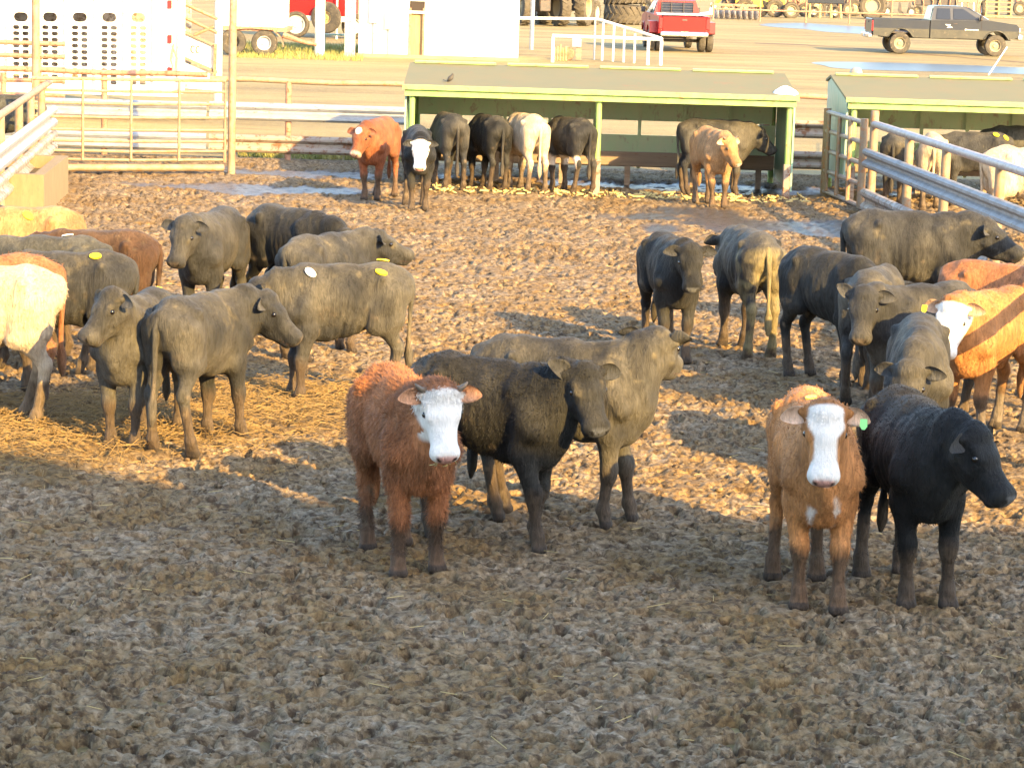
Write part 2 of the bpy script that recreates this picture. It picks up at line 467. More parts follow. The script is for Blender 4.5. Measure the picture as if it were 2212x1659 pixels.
fence_run('guardrail_fence', 'rusty pipe and guardrail fence running behind the yellow pipe gate', [xa, -11.2, -9.0, aty(225, 300, BF).x, -5.45], BF,
          [('pipe', 1.42, 'pipe_rust'), ('w', .80, 'galv'), ('w', .26, 'galv')], 'fences along the back of the pens')
fence_run('guardrail_fence', 'rusty pipe and guardrail fence between the tall pole and the long shelter', [-5.40, aty(622, 300, BF).x, -1.80], BF,
          [('pipe', 1.36, 'pipe_tan'), ('w', .82, 'galv'), ('w', .26, 'rail_rust')], 'fences along the back of the pens')
fence_run('guardrail_fence', 'short guardrail fence in the gap between the two shelters', [4.16, 4.70, 5.4], BF,
          [('pipe', 1.36, 'pipe_rust'), ('w', .80, 'rail_rust'), ('w', .26, 'rail_rust')], 'fences along the back of the pens')
# many-railed rusty fence far left, beyond the alley
r = thing('pipe_fence', 'dark rusty fence of many close pipe rails beyond the left pen', 'fence', (-14, 49.5, 0))
for x in (-13.5, -11.3, -9.1):
    MB().tube([(x, 49.5, -.1), (x, 49.5, 1.75)], .06, 8).build('post', M['pipe_rust'], r, auto=40)
for z in (1.72, 1.48, 1.24, 1.02, .75, .45):
    MB().tube([(-14, 49.45, z), (-8.6, 49.45, z)], .045, 8).build('rail', M['pipe_rust'], r, auto=40)

def pole(px, py, h, rad, mat, name, label, cat='pole', z=0.0, loc=None, lean=0):
    p = loc or at(px, py, z)
    mb = MB(); mb.tube([(p.x, p.y, z - .2), (p.x + lean * .5, p.y, z + h * .5), (p.x + lean, p.y, z + h)], [rad, rad * .97, rad * .95], 12)
    o = mb.build(name, M[mat], None, auto=40); tag(o, label, cat); return o
pole(0, 0, 4.2, .07, 'pipe_tan', 'steel_pole', 'tall tan steel pole at the left end of the yellow gate', loc=Vector((xP0, yP, 0)))
pole(0, 0, 4.6, .065, 'pipe_tan', 'steel_pole', 'tall tan steel pole where the yellow gate meets the guardrail fence', loc=Vector((xP1, yP, 0)))

# yellow pipe gate
g0, g1 = Vector((xP0 + .12, yP - .95, 0)), Vector((xP1 - .10, yP - .12, 0))
r = thing('pipe_gate', 'wide tan yellow pipe gate hung between the two tall poles', 'gate', tuple(g0))
gu = (g1 - g0)
zt0, zt1 = 1.50, 1.50
for z in (.22, .36, .52, .70, .90, 1.12, 1.32):
    MB().tube([g0 + Vector((0, 0, z)), g0 + gu * .5 + Vector((0, 0, z - .015)), g1 + Vector((0, 0, z))], .024, 8).build('rail', M['pipe_tan'], r, auto=40)
MB().tube([g0 + Vector((0, 0, .18)), g0 + Vector((0, 0, 1.50)), g1 + Vector((0, 0, 1.50)), g1 + Vector((0, 0, .18))], .032, 8).build('gate_frame', M['pipe_tan'], r, auto=40)
for t in (.26, .51, .76):
    q = g0 + gu * t - Vector((0, .03, 0))
    MB().tube([q + Vector((0, 0, .2)), q + Vector((0, 0, 1.49))], .022, 8).build('stay', M['pipe_tan'], r, auto=40)
mb = MB().tube([(g0.x - .3, g0.y - .25, .09), (g1.x, g1.y - .1, .10)], .06, 10)
tag(mb.build('ground_pipe', M['pipe_tan'], auto=40), 'loose tan pipe lying on the mud below the yellow gate', 'pipe')

# left side fence: sloping view of a guardrail fence with the trough under it
L0, L1 = Vector((-6.95, 35.2, 0)), Vector((-7.62, 42.4, 0))
Lu = (L1 - L0)
LA = L0 - Lu * .55
r = thing('guardrail_fence', 'sunlit guardrail and pipe fence above the concrete trough on the left', 'fence', tuple(LA))
MB().tube([LA + Vector((0, 0, 1.36)), L1 + Vector((0, 0, 1.40))], .055, 10).build('rail', M['pipe_tan'], r, auto=40)
for t in (-.4, -.05, .3, .55, .8):
    q = L0 + Lu * t
    MB().tube([q + Vector((0, 0, -.1)), q + Vector((0, 0, 1.36))], .06, 10).build('post', M['pipe_tan'], r, auto=40)
mb = MB(); wbeam(mb, LA + Vector((.06, 0, 0)), L1 + Vector((.06, 0, 0)), .86, side=(1, 0, 0), h=.34); mb.build('guardrail_beam', M['galv'], r)
mb = MB(); wbeam(mb, LA + Vector((.06, 0, 0)), L1 + Vector((.06, 0, 0)), .46, side=(1, 0, 0), h=.34); mb.build('guardrail_beam', M['galv_muddy'], r)

# concrete water trough
tx0, tx1, ty0, ty1 = -8.6, -6.42, 35.3, 38.5
r = thing('water_trough', 'square edged concrete water trough under the left fence', 'trough', ((tx0 + tx1) / 2, (ty0 + ty1) / 2, 0))
mb = MB(); w = .16; zh = .55
outer = [(tx0, ty0), (tx1, ty0), (tx1 - .22, ty1), (tx0, ty1)]
inner = [(tx0 + w, ty0 + w), (tx1 - w, ty0 + w), (tx1 - .22 - w, ty1 - w), (tx0 + w, ty1 - w)]
V = [(x, y, -.1) for x, y in outer] + [(x, y, zh) for x, y in outer] + [(x, y, zh) for x, y in inner] + [(x, y, .12) for x, y in inner]
F = []
for i in range(4):
    j = (i + 1) % 4
    F += [(i, j, j + 4, i + 4), (i + 4, j + 4, j + 8, i + 8), (i + 8, j + 8, j + 12, i + 12)]
F.append((12, 13, 14, 15)); mb.add(V, F); mb.build('basin', M['concrete'], r)
mb = MB(); mb.box(((tx0 + tx1) / 2 - .06, (ty0 + ty1) / 2, .36), (tx1 - tx0 - .5, ty1 - ty0 - .36, .02)); mb.build('water', bpy.data.materials['puddle_water'], r)

# right side: short pipe gate, then guardrail fence coming towards the camera
rp = [Vector((4.96, 42.3, 0)), Vector((5.24, 39.85, 0))]
r = thing('pipe_gate', 'short brown pipe gate of four rails left of the right guardrail fence', 'gate', tuple(rp[0]))
for q, hh in ((rp[0], 1.36), (rp[1], 1.36)):
    MB().tube([q + Vector((0, 0, -.1)), q + Vector((0, 0, hh))], .06, 10).build('post', M['pipe_tan'], r, auto=40)
for z in (1.30, 1.0, .68, .36, .03):
    MB().tube([rp[0] + Vector((0, 0, z)), rp[1] + Vector((0, 0, z))], .04, 8).build('rail', M['pipe_grey'], r, auto=40)
for t in (.12, .42, .72):
    q = rp[0].lerp(rp[1], t)
    MB().tube([q + Vector((-.04, 0, .05)), q + Vector((-.04, 0, 1.30))], .035, 8).build('stay', M['pipe_tan'], r, auto=40)
fr = lambda y: Vector(((5.36 + (39.6 - y) * .078) if y >= 30 else 6.109 - (30 - y) * .175, y, 0))  # near stretch, out of view, bent inward to cast shadow bars on a steer
r = thing('guardrail_fence', 'pipe topped guardrail fence coming forward along the right pen, its unseen near stretch bent inward to cast shadow bars', 'fence', tuple(fr(39.6)))
MB().tube([fr(39.6) + Vector((0, 0, 1.30)), fr(30) + Vector((0, 0, 1.32)), fr(17.5) + Vector((0, 0, 1.33))], .06, 12).build('rail', M['pipe_grey'], r, auto=40)
for y in (39.6, 37.2, 35.0, 32.2, 29.6, 27, 24.4, 21.8, 19.2):
    q = fr(y); MB().tube([q + Vector((0, 0, -.1)), q + Vector((0, 0, 1.5 if y == 39.6 else 1.29))], .065, 10).build('post', M['pipe_tan'], r, auto=40)
for a, b_ in ((39.7, 35.1), (35.1, 30.0), (30.0, 24.5), (24.5, 18.)):
    mb = MB(); wbeam(mb, fr(a) - Vector((.07, 0, 0)), fr(b_) - Vector((.07, 0, 0)), .78, h=.30, side=(-1, 0, 0)); mb.build('guardrail_beam', M['galv_worn'], r)
mb = MB(); wbeam(mb, fr(39.7) - Vector((.07, 0, 0)), fr(32.3) - Vector((.07, 0, 0)), .14, h=.36, side=(-1, 0, 0)); mb.build('guardrail_beam', M['galv_muddy'], r)

# ------------------------------------------------------------------ feed shelters
def shelter(x0, x1, yf, yb, label, near_left=False):
    r = thing('feed_shelter', label, 'shelter', ((x0 + x1) / 2, yf, 0), 'green feed shelters at the back of the pens')
    ze, zr, yr = 1.60, 1.86, yb - .5
    # roof sheets
    mb = MB()
    ov = .12
    mb.prism([(yf - ov, ze), (yr, zr), (yb + .1, zr - .10), (yb + .1, zr - .14), (yr, zr - .04), (yf - ov, ze - .04)], (0, 0, 0), (0, 1, 0), (0, 0, 1), (1, 0, 0), x0 - .04, x1 + .04)
    mb.build('roof', M['roof_brown'], r)
    mb = MB(); mb.prism([(yf - ov + .08, ze - .045), (yr, zr - .045), (yr, zr - .06), (yf - ov + .08, ze - .06)], (0, 0, 0), (0, 1, 0), (0, 0, 1), (1, 0, 0), x0 + .03, x1 - .03); mb.build('bounce_sheet', M['green_dark'], r)  # added pale sheet that bounces light around inside the shelter
    n = 4
    for i in range(n):
        a = x0 + (x1 - x0) * (i + .03) / n; b_ = x0 + (x1 - x0) * (i + .9) / n
        mb = MB(); mb.box(((a + b_) / 2, yr - .02, zr + .018), (b_ - a, .14, .03), rx=.05); mb.build('ridge_cap', M['green_paint'], r)
    # eave trim: two stepped strips
    mb = MB(); mb.box(((x0 + x1) / 2, yf - ov - .02, ze - .015), (x1 - x0 + .1, .05, .075)); mb.build('eave_trim', M['green_paint'], r)
    mb = MB(); mb.box(((x0 + x1) / 2, yf - ov + .035, ze - .105), (x1 - x0 + .02, .05, .10)); mb.build('eave_beam', M['green_paint'], r)
    # posts
    for x in (x0 + .10, (x0 + x1) / 2 - .02, x1 - .08):
        MB().tube([(x, yf, -.1), (x, yf, ze - .06)], .048, 12).build('post', M['green_paint'], r, auto=40)
        MB().box((x, yf, .22), (.112, .112, .66), bev=.012).build('post_shoe', M['rail_rust'], r)
    for x in (x0 + .08, x1 - .07):
        MB().tube([(x, yb, -.1), (x, yb, zr - .16)], .05, 10).build('post', M['green_paint'], r, auto=40)
    # side panels
    for k, x in ((0, x0), (1, x1)):
        mb = MB(); mb.prism([(yf + .03, .12 if k else .35), (yf + .03, ze - .06), (yr, zr - .05), (yb, zr - .15), (yb, .12)], (x, 0, 0), (0, 1, 0), (0, 0, 1), (1, 0, 0), -.015, .015)
        mb.build('side_panel', M['green_side'], r)
    # back: upper sheet, hanging studs, gap, lower sheet
    mb = MB(); N = 8
    for i in range(N):
        a = x0 + .05 + (x1 - x0 - .1) * i / N; b_ = a + (x1 - x0 - .1) / N - .012
        mb.box(((a + b_) / 2, yb - .03, 1.355), (b_ - a, .03, .73))
    mb.build('upper_sheet', M['green_dark'], r)
    for i in range(1, N):
        x = x0 + .05 + (x1 - x0 - .1) * i / N
        MB().box((x, yb - .075, .95), (.055, .05, 1.5)).build('stud', M['green_dark'], r)
    wb = x1 - (x1 - x0) * .02
    mb = MB(); mb.box(((x0 + wb) / 2, yb - .03, .52), (wb - x0 - .06, .03, .46)); mb.build('lower_sheet', M['green_dark'], r)
    mb = MB(); mb.box((x1 - .38, yb - .038, .62), (.70, .03, .70)); mb.build('back_panel', M['green_dark'], r)
    # feed bunk
    yk = yb - .85
    bk = MB(); bk.box(((x0 + x1) / 2, yk + .4, .30), (x1 - x0 - .25, .75, .03)); bk.box(((x0 + x1) / 2, yk, .42), (x1 - x0 - .22, .05, .22)); bk = bk.build('feed_bunk', M['wood_old'], r)
    for i in range(6):
        x = x0 + .35 + (x1 - x0 - .7) * i / 5
        MB().box((x, yk + .03, .14), (.09, .09, .32)).build('bunk_leg', M['wood_old'], bk if False else r)
    # curved feed hood showing above the lower sheet
    return r
SF, SB = 40.9, 43.6
shelter(-1.79, 4.28, SF, SB, 'long green feed shelter with brown roof in the middle, cattle feeding under it')
shelter(5.12, 11.3, SF + .1, SB + .1, 'green feed shelter behind the guardrail fence at the right edge')
# ------------------------------------------------------------------ barn behind the camera: its shade falls on the near mud
mb = MB()
prof = [(-10, -.1), (-10, 4.5), (6.5, 12.6), (11.75, 9.95), (44, 9.2), (44, -.1)]
mb.prism(prof, (0, 0, 0), (1, 0, 0), (0, 0, 1), (0, 1, 0), -18, -1.6)
r = thing('barn', 'tall gabled barn wall standing behind the viewer', 'barn', (6, -8, 0)); mb.build('wall', M['white_worn'], r)
# ------------------------------------------------------------------ yard things
def gy(px, py): return at(px, py, YZ)
def wheel(root, c, rad, width, axis, rim='rim_white', tyre='rubber', rimr=.55, lug=0, spokes=True):
    """tyre with a rim as sub part"""
    ax = Vector(axis).normalized(); w = width / 2; c = Vector(c)
    prof = [(rimr * rad, -w * .8), (rad * .80, -w), (rad * .95, -w * .86), (rad, -w * .5), (rad, w * .5), (rad * .95, w * .86), (rad * .80, w), (rimr * rad, w * .8)]
    mb = MB(); mb.lathe(prof, c, ax, 32, cap=False)
    if lug:
        ref = Vector((0, 0, 1)); a = ax.cross(ref).normalized(); b = ax.cross(a)
        for k in range(lug):
            for sgn in (-1, 1):
                t = 2 * math.pi * (k + (0 if sgn < 0 else .5)) / lug
                rd = a * math.cos(t) + b * math.sin(t); tg = ax.cross(rd)
                p0 = c + rd * rad * .99 + ax * sgn * w * .92; p1 = c + (rd + tg * .16).normalized() * rad * .99 + ax * sgn * w * .02
                u = (p1 - p0); L = u.length; u.normalize(); n_ = rd; v = n_.cross(u).normalized()
                q = .035 * rad / .8
                V = [p + v * s1 * q + n_ * s2 * q * .9 for p in (p0, p1) for s1 in (-1, 1) for s2 in (-1, 1)]
                mb.add(V, [(0, 1, 3, 2), (4, 6, 7, 5), (0, 4, 5, 1), (2, 3, 7, 6), (0, 2, 6, 4), (1, 5, 7, 3)])
    t_ = mb.build('tyre', M[tyre], root, auto=35)
    r_ = rimr * rad
    mb = MB(); mb.lathe([(.02, w * .25), (r_ * .35, w * .3), (r_ * .42, w * .05), (r_ * .8, -w * .1), (r_ * .86, w * .6), (r_ * 1.02, w * .78), (r_ * 1.02, w * .5), (r_ * .99, -w * .78), (r_ * .86, -w * .6), (r_ * .3, -w * .1), (.02, -w * .1)], c, ax, 28)
    if spokes:
        ref = Vector((0, 0, 1)); a = ax.cross(ref).normalized(); b = ax.cross(a)
        for k in range(8):
            t = 2 * math.pi * k / 8; mb.tube([c + (a * math.cos(t) + b * math.sin(t)) * r_ * .24 + ax * w * .2, c + (a * math.cos(t) + b * math.sin(t)) * r_ * .24 + ax * w * .42], r_ * .05, 6)
    o = mb.build('rim', M[rim], None, auto=35)
    off = root.location
    for v in o.data.vertices: v.co = v.co - off
    o.parent = t_
    return t_

# white shed
sx0, sx1 = aty(776, 115, 89).x, aty(1119, 125, 89).x; sy_ = 88.5
r = thing('shed', 'small white painted shed with a plywood doorway beside the pipe railing', 'shed', ((sx0 + sx1) / 2, sy_, YZ))
dx0, dx1 = aty(884, 60, sy_).x, aty(917, 60, sy_).x
mb = MB()
def wallrect(x0, x1, z0, z1, y=sy_, t=.12): mb.box(((x0 + x1) / 2, y + t / 2, (z0 + z1) / 2), (x1 - x0, t, z1 - z0))
wallrect(sx0, dx0, YZ, 3.0); wallrect(dx1, sx1, YZ, 3.0); wallrect(dx0, dx1, 1.86, 3.0)
mb.box(((sx0 + sx1) / 2, sy_ + 4.2, 1.5), (sx1 - sx0, .12, 3.1)); mb.box((sx0 + .06, sy_ + 2.1, 1.5), (.12, 4.05, 3.1)); mb.box((sx1 - .06, sy_ + 2.1, 1.5), (.12, 4.05, 3.1))
mb.build('wall', M['white_paint'], r)
mb = MB(); mb.prism([(-.3, 2.98), (2.1, 3.9), (4.6, 2.98), (4.6, 3.06), (2.1, 4.0), (-.3, 3.06)], (0, sy_, 0), (0, 1, 0), (0, 0, 1), (1, 0, 0), sx0 - .2, sx1 + .2); mb.build('roof', M['galv'], r)
mb = MB(); mb.box(((dx0 + dx1) / 2, sy_ + .10, .78), (dx1 - dx0 - .10, .03, 1.62)); mb.build('plywood_panel', M['plywood'], r)
mb = MB()
for x in (dx0 + .03, dx1 - .03): mb.box((x, sy_ - .02, .80), (.07, .07, 1.66))
mb.build('door_frame', M['pipe_rust'], r)
mb = MB(); mb.box(((dx0 + dx1) / 2, sy_ + .03, 1.68), (dx1 - dx0 - .04, .08, .30)); mb.build('vent_opening', M['black_hole'], r)
mb = MB(); mb.box(((dx0 + dx1) / 2, sy_ - .03, 1.49), (dx1 - dx0 + .12, .06, .08)); mb.build('lintel', M['white_paint'], r)
mb = MB(); mb.box(((sx0 + sx1) / 2, sy_ - .05, .0), (sx1 - sx0 + .1, .10, .14)); mb.build('sill_board', M['wood_old'], r)
for (a, b_, c_, d_) in ((800, 818, -20, 50), (833, 849, 24, 64)):
    p0, p1 = aty(a, c_, sy_), aty(b_, d_, sy_)
    mb = MB(); mb.box(((p0.x + p1.x) / 2, sy_ - .10, (p0.z + p1.z) / 2), (p1.x - p0.x, .17, p0.z - p1.z), bev=.01); bx_ = mb.build('electric_box', M['white_paint'], r)
    q = (p0.x + p1.x) / 2
    mb = MB(); mb.tube([(q, sy_ - .06, p1.z), (q, sy_ - .06, .02)], .03, 8); mb.build('conduit', M['galv'], r)
for px in (1012, 1058):
    p0 = aty(px, 60, sy_); mb = MB(); mb.box((p0.x, sy_ - .006, 1.5), (.02, .012, 3.0)); mb.build('wall_seam', M['white_worn'], r)
# bent sheet-metal corner column
p = gy(768, 117)
mb = MB(); N = 9
for i in range(N): mb.box((p.x - .16 + .04 * i, 87.6 + (.02 if i % 2 else 0), 1.7), (.036, .06, 3.5))
tag(mb.build('corrugated_column', M['galv']), 'grey corrugated metal column at the left end of the white shed', 'column')
pole(690, 121, 4.5, .17, 'white_paint', 'white_column', 'thick white column in front of the red lorry', 'column', z=YZ)
pole(1148, 108, 4.5, .085, 'galv', 'grey_pole', 'grey pole at the right corner of the white shed', 'pole', z=YZ)
p = gy(720, 113)
r = thing('bench', 'low green metal bench in the gap beside the white column', 'bench', tuple(p))
mb = MB(); mb.box((p.x + .15, p.y, .55), (1.1, .35, .06), bev=.01); mb.build('seat', M['green_side'], r)
for dx in (-.3, .6):
    MB().tube([(p.x + dx, p.y - .1, YZ), (p.x + dx, p.y - .1, .53)], .035, 8).build('leg', M['green_side'], r)

# white pipe railing with a ramp rail
Y0 = gy(1193, 135).y
def rp_(px, py): return aty(px, py, Y0)
r = thing('pipe_railing', 'white painted pipe railing with a sloping ramp rail beside the shed', 'railing', tuple(gy(1193, 135)))
za = aty(1193, 78, Y0)
MB().tube([(aty(1193, 78, Y0).x, Y0, aty(1193, 78, Y0).z), (aty(1432, 86, Y0).x, Y0, aty(1432, 86, Y0).z)], .06, 10).build('rail', M['white_paint'], r, auto=40)
for px, top in ((1195, 80), (1308, 55), (1331, 60), (1353, 67), (1375, 76), (1401, 86), (1429, 88)):
    q = aty(px, top, Y0); y_ = Y0 if px in (1195, 1401, 1429) else Y0 + (1430 - px) * .02
    MB().tube([(q.x, y_, YZ), (q.x, y_, q.z)], .055 if px in (1195, 1401, 1429) else .04, 8).build('post', M['white_paint'], r, auto=40)
q0, q1, q2 = aty(1122, 40, Y0 + 3), aty(1290, 42, Y0 + 3), aty(1428, 84, Y0)
MB().tube([q0, q1, q2], .055, 10).build('rail', M['white_paint'], r, auto=40)
for px in (1286, 1304): q = aty(px, 43, Y0 + 3); MB().tube([(q.x, q.y, YZ), q], .04, 8).build('post', M['galv'], r, auto=40)
p = gy(1232, 131)
r = thing('equipment_box', 'small grey box on wooden feet under the white railing', 'box', tuple(p))
MB().box((p.x + .2, p.y, .55), (.32, .3, .3), bev=.02).build('body', M['galv'], r)
MB().box((p.x + .28, p.y, .18), (.18, .2, .45)).build('leg', M['wood_old'], r)
MB().lathe([(.02, -.1), (.24, -.1), (.26, 0), (.24, .1), (.02, .1)], (p.x - .12, p.y, .18), (.3, 1, 0), 18).build('reel', M['pipe_rust'], r, auto=40)
p = gy(1205, 132); mb = MB()
for i in range(5): mb.tube([(p.x + .1 * i - .12, p.y + .05 * (i % 2), YZ), (p.x + .09 * i - .1, p.y + .2, .35 + .07 * (i % 3))], .035, 6)
tag(mb.build('short_boards', M['plywood']), 'few short pale boards leaning under the white railing', 'boards')

# white livestock trailer on the left
ty = 55.0; ex = aty(385, 100, ty).x
r = thing('livestock_trailer', 'white perforated livestock trailer parked behind the left fences', 'trailer', (ex - 6, ty, YZ))
zb, ztp = .58, 3.9
pitch = 63.2 * ty / FPX
ribs = [aty(px, 100, ty).x for px in (330, 267, 204, 140, 76, 14)]
x = ribs[-1]
while x > ex - 12.5: x -= pitch; ribs.append(x)
xs = [ex] + ribs
def slot(cx, cz, hw, hh, n=8):
    P = []
    for i in range(n + 1):
        t = -math.pi / 2 + math.pi * i / n; P.append((cx + hw - hh + hh * math.cos(t), cz + hh * math.sin(t)))
    for i in range(n + 1):
        t = math.pi / 2 + math.pi * i / n; P.append((cx - hw + hh + hh * math.cos(t), cz + hh * math.sin(t)))
    return P
import bmesh
from mathutils.geometry import tessellate_polygon
def perforated(x0, x1, holes):
    """flat panel with real oval openings"""
    zs = sorted(set([zb, ztp]))
    outer = [Vector((x0, zb, 0)), Vector((x1, zb, 0)), Vector((x1, ztp, 0)), Vector((x0, ztp, 0))]
    loops = [outer] + [[Vector((a, b, 0)) for a, b in reversed(h)] for h in holes]
    tri = tessellate_polygon(loops); pts = [v for L in loops for v in L]
    mb = MB(); n = len(pts)
    V = [(v.x, ty, v.y) for v in pts] + [(v.x, ty + .03, v.y) for v in pts]
    F = [tuple(t) for t in tri] + [tuple(i + n for i in reversed(t)) for t in tri]
    o_ = 0
    for L in loops:
        m_ = len(L)
        F += [(o_ + i, o_ + (i + 1) % m_, o_ + (i + 1) % m_ + n, o_ + i + n) for i in range(m_)]
        o_ += m_
    mb.add(V, F); return mb
pxw = ty / FPX
for i in range(len(xs) - 1):
    x1, x0 = xs[i], xs[i + 1]; cx = (x0 + x1) / 2
    holes = []
    if i >= 1 and i < 9:
        zc = aty(1106 + cx * FPX / ty, 37 + (i - 5) * -.3, ty).z
        holes.append(slot(cx, zc, 15.5 * pxw, 10 * pxw))
        for k in range(12):
            zz = zc - (22 + 13 * k) * pxw
            if zz < zb + .12: break
            for dx in (-10, 10): holes.append(slot(cx + dx * pxw, zz, 7.4 * pxw, 4.5 * pxw))
    perforated(x0 + .012, x1 - .012, holes).build('side_panel', M['white_paint'], r)
    MB().box((x1, ty - .015, (zb + ztp) / 2), (.035, .07, ztp - zb)).build('rib', M['galv'], r)
mb = MB(); mb.box((ex - 6.2, ty - .02, zb - .06), (12.4, .10, .12)); mb.box((ex - 6.2, ty - .02, ztp + .05), (12.4, .1, .1)); mb.build('rail', M['white_worn'], r)
mb = MB(); mb.box((ex - 6.2, ty + 1.3, zb + .02), (12.3, 2.4, .05)); mb.box((ex - 6.2, ty + 2.55, 2.2), (12.3, .03, 3.2)); mb.box((ex - 12.4, ty + 1.3, 2.2), (.03, 2.4, 3.2)); mb.build('inner_wall', M['galv_muddy'], r)
mb = MB(); mb.box((ex - 6.2, ty + 1.3, ztp + .12), (12.4, 2.6, .04)); mb.build('roof', M['white_paint'], r)
mb = MB(); mb.box((ex + .06, ty + .1, (zb + ztp) / 2), (.10, .3, ztp - zb + .1)); mb.build('rear_post', M['white_paint'], r)
for py in (10, 85, 155):
    q = aty(367, py, ty); MB().box((q.x, ty - .04, q.z), (.09, .03, .17)).build('reflector', M['lamp_red'], r)
for dx in (1.6, 2.7): wheel(r, (ex - 6.2 - dx, ty + .25, .42), .47, .26, (0, -1, 0))
for dx in (1.6, 2.7): wheel(r, (ex - 6.2 - dx, ty + 2.3, .42), .47, .26, (0, 1, 0))
q = aty(372, 125, ty - .1)
tag(MB().tube([q + Vector((0, 0, .25)), q + Vector((.09, 0, .0)), q + Vector((.05, 0, -.35)), q + Vector((-.03, 0, -.05)), q + Vector((.03, 0, .28))], .022, 8).build('rope', M['straw']), 'coil of pale rope hanging on the rear post of the white trailer', 'rope')

# loading chute
cy = 57.0
r = thing('loading_chute', 'white sloping loading chute behind the white livestock trailer', 'chute', tuple(aty(430, 170, cy)))
def slab(mat, name, pts, y, t):
    P = [aty(a, b_, y) for a, b_ in pts]
    mb = MB(); mb.prism([(p.x, p.z) for p in P], (0, y, 0), (1, 0, 0), (0, 0, 1), (0, 1, 0), 0, t); return mb.build(name, mat, r)
slab(M['white_worn'], 'ramp_panel', [(384, 66), (467, 104), (466, 158), (382, 122)], cy, .05)
slab(M['wood_old'], 'ramp_beam', [(382, 60), (468, 98), (468, 104), (382, 66)], cy - .06, .12)
slab(M['white_worn'], 'ramp_panel', [(382, 128), (466, 166), (466, 196), (382, 190)], cy + .02, .05)
slab(M['wood_old'], 'ramp_beam', [(382, 116), (468, 154), (468, 160), (382, 122)], cy - .06, .12)
slab(M['pipe_rust'], 'post', [(462, 96), (468, 96), (466, 172), (460, 172)], cy - .12, .08)
for a, b_ in (((384, 3), (470, 42)), ((384, 32), (470, 72)), ((420, 76), (462, 58))):
    MB().tube([aty(*a, cy - .05), aty(*b_, cy - .05)], .035, 8).build('hand_rail', M['pipe_tan'], r, auto=40)
mb = MB()     # worn painted mark on the panel: two rounded letters
for q0, w_ in ((417, 9), (428, 9)):
    c0 = aty(q0, 107 + (q0 - 417) * .1, cy - .012)
    P = [(math.cos(t), math.sin(t)) for t in np.linspace(.7, 5.2 if q0 == 417 else 5.6, 10)]
    mb.tube([c0 + Vector((x * .042, 0, z * .075)) for x, z in P], .012, 6)
mb.build('painted_mark', M['truck_dust'], r)
pole(471, 185, 4.6, .09, 'white_worn', 'white_post', 'white post with red foot at the low end of the loading chute', 'post', loc=Vector((aty(471, 150, 58).x, 58, 0)))

# flat trailer with a white tank box and twin wheels
wy = gy(572, 122).y
r = thing('flatbed_trailer', 'rusty flatbed trailer with twin wheels carrying a white box', 'trailer', tuple(gy(545, 122)))
def aw(px, py, dy=0): return aty(px, py, wy + dy)
for px, rm in ((503, 'rubber_dusty'), (571, 'rim_white')):
    c = aw(px, 94); wheel(r, (c.x, wy + .05, YZ + .43), .43, .28, (0, -1, 0), rim=rm)
c0, c1 = aw(478, 60), aw(660, 72)
MB().box(((c0.x + c1.x) / 2 - .3, wy + 1.0, c0.z - .02), (c1.x - c0.x - .6, 2.0, .14)).build('bed_frame', M['pipe_rust'], r)
P = [aw(480, 66), aw(540, 62), aw(590, 66), aw(608, 84), aw(612, 102)]
mb = MB()
for i in range(4):
    a, b_ = P[i], P[i + 1]; mb.add([a + Vector((0, -.12, 0)), b_ + Vector((0, -.12, 0)), b_ + Vector((0, .3, 0)), a + Vector((0, .3, 0)), a + Vector((0, -.12, .035)), b_ + Vector((0, -.12, .035)), b_ + Vector((0, .3, .035)), a + Vector((0, .3, .035))], [(0, 1, 2, 3), (7, 6, 5, 4), (0, 4, 5, 1), (3, 2, 6, 7), (0, 3, 7, 4), (1, 5, 6, 2)])
mb.build('mudguard', M['pipe_rust'], r)
a, b_ = aw(478, 62), aw(613, 66)
MB().box(((a.x + b_.x) / 2, wy + 1.0, a.z + 1.15), (b_.x - a.x, 1.9, 2.2), bev=.04).build('white_box', M['white_paint'], r)
mb = MB(); q = aw(541, 30); mb.box((q.x, wy + .03, a.z + 1.1), (.06, .04, 2.1)); mb.build('box_strap', M['galv'], r)
MB().tube([aw(612, 76), aw(650, 90), aw(684, 98)], [.10, .07, .05], 8).build('tow_bar', M['pipe_rust'], r)

# red lorry behind the white column
ly = 104.0
r = thing('red_lorry', 'red lorry with white bumper strip standing behind the white column', 'lorry', tuple(aty(680, 85, ly)))
def al(px, py): return aty(px, py, ly)
a, b_ = al(612, 32), al(765, 36)
mb = MB(); mb.prism([(a.x, a.z), (b_.x, b_.z - .1), (b_.x, 3.2), (a.x + .4, 3.2), (a.x, 2.1)], (0, ly, 0), (1, 0, 0), (0, 0, 1), (0, 1, 0), 0, 2.3); mb.build('body', M['red_paint'], r)
mb = MB(); mb.box(((a.x + b_.x) / 2, ly + .0, a.z - .12), (b_.x - a.x, .2, .2)); mb.build('bumper_strip', M['white_paint'], r)
c = al(640, 62); wheel(r, (c.x, ly - .05, YZ + .52), .52, .3, (0, -1, 0), rimr=.68)
c = al(706, 38); wheel(r, (c.x, ly - .35, c.z), .62, .25, (-.35, -1, 0), rim='plywood', rimr=.4)
c = al(752, 62); wheel(r, (c.x + .2, ly + .6, YZ + .5), .5, .3, (0, -1, 0), rimr=.6)
for px in (728, 755):
    q = al(px, 60); MB().tube([(q.x, ly - .2, YZ), (q.x, ly - .2, 1.9)], .04, 6).build('step_post', M['white_paint'], r)

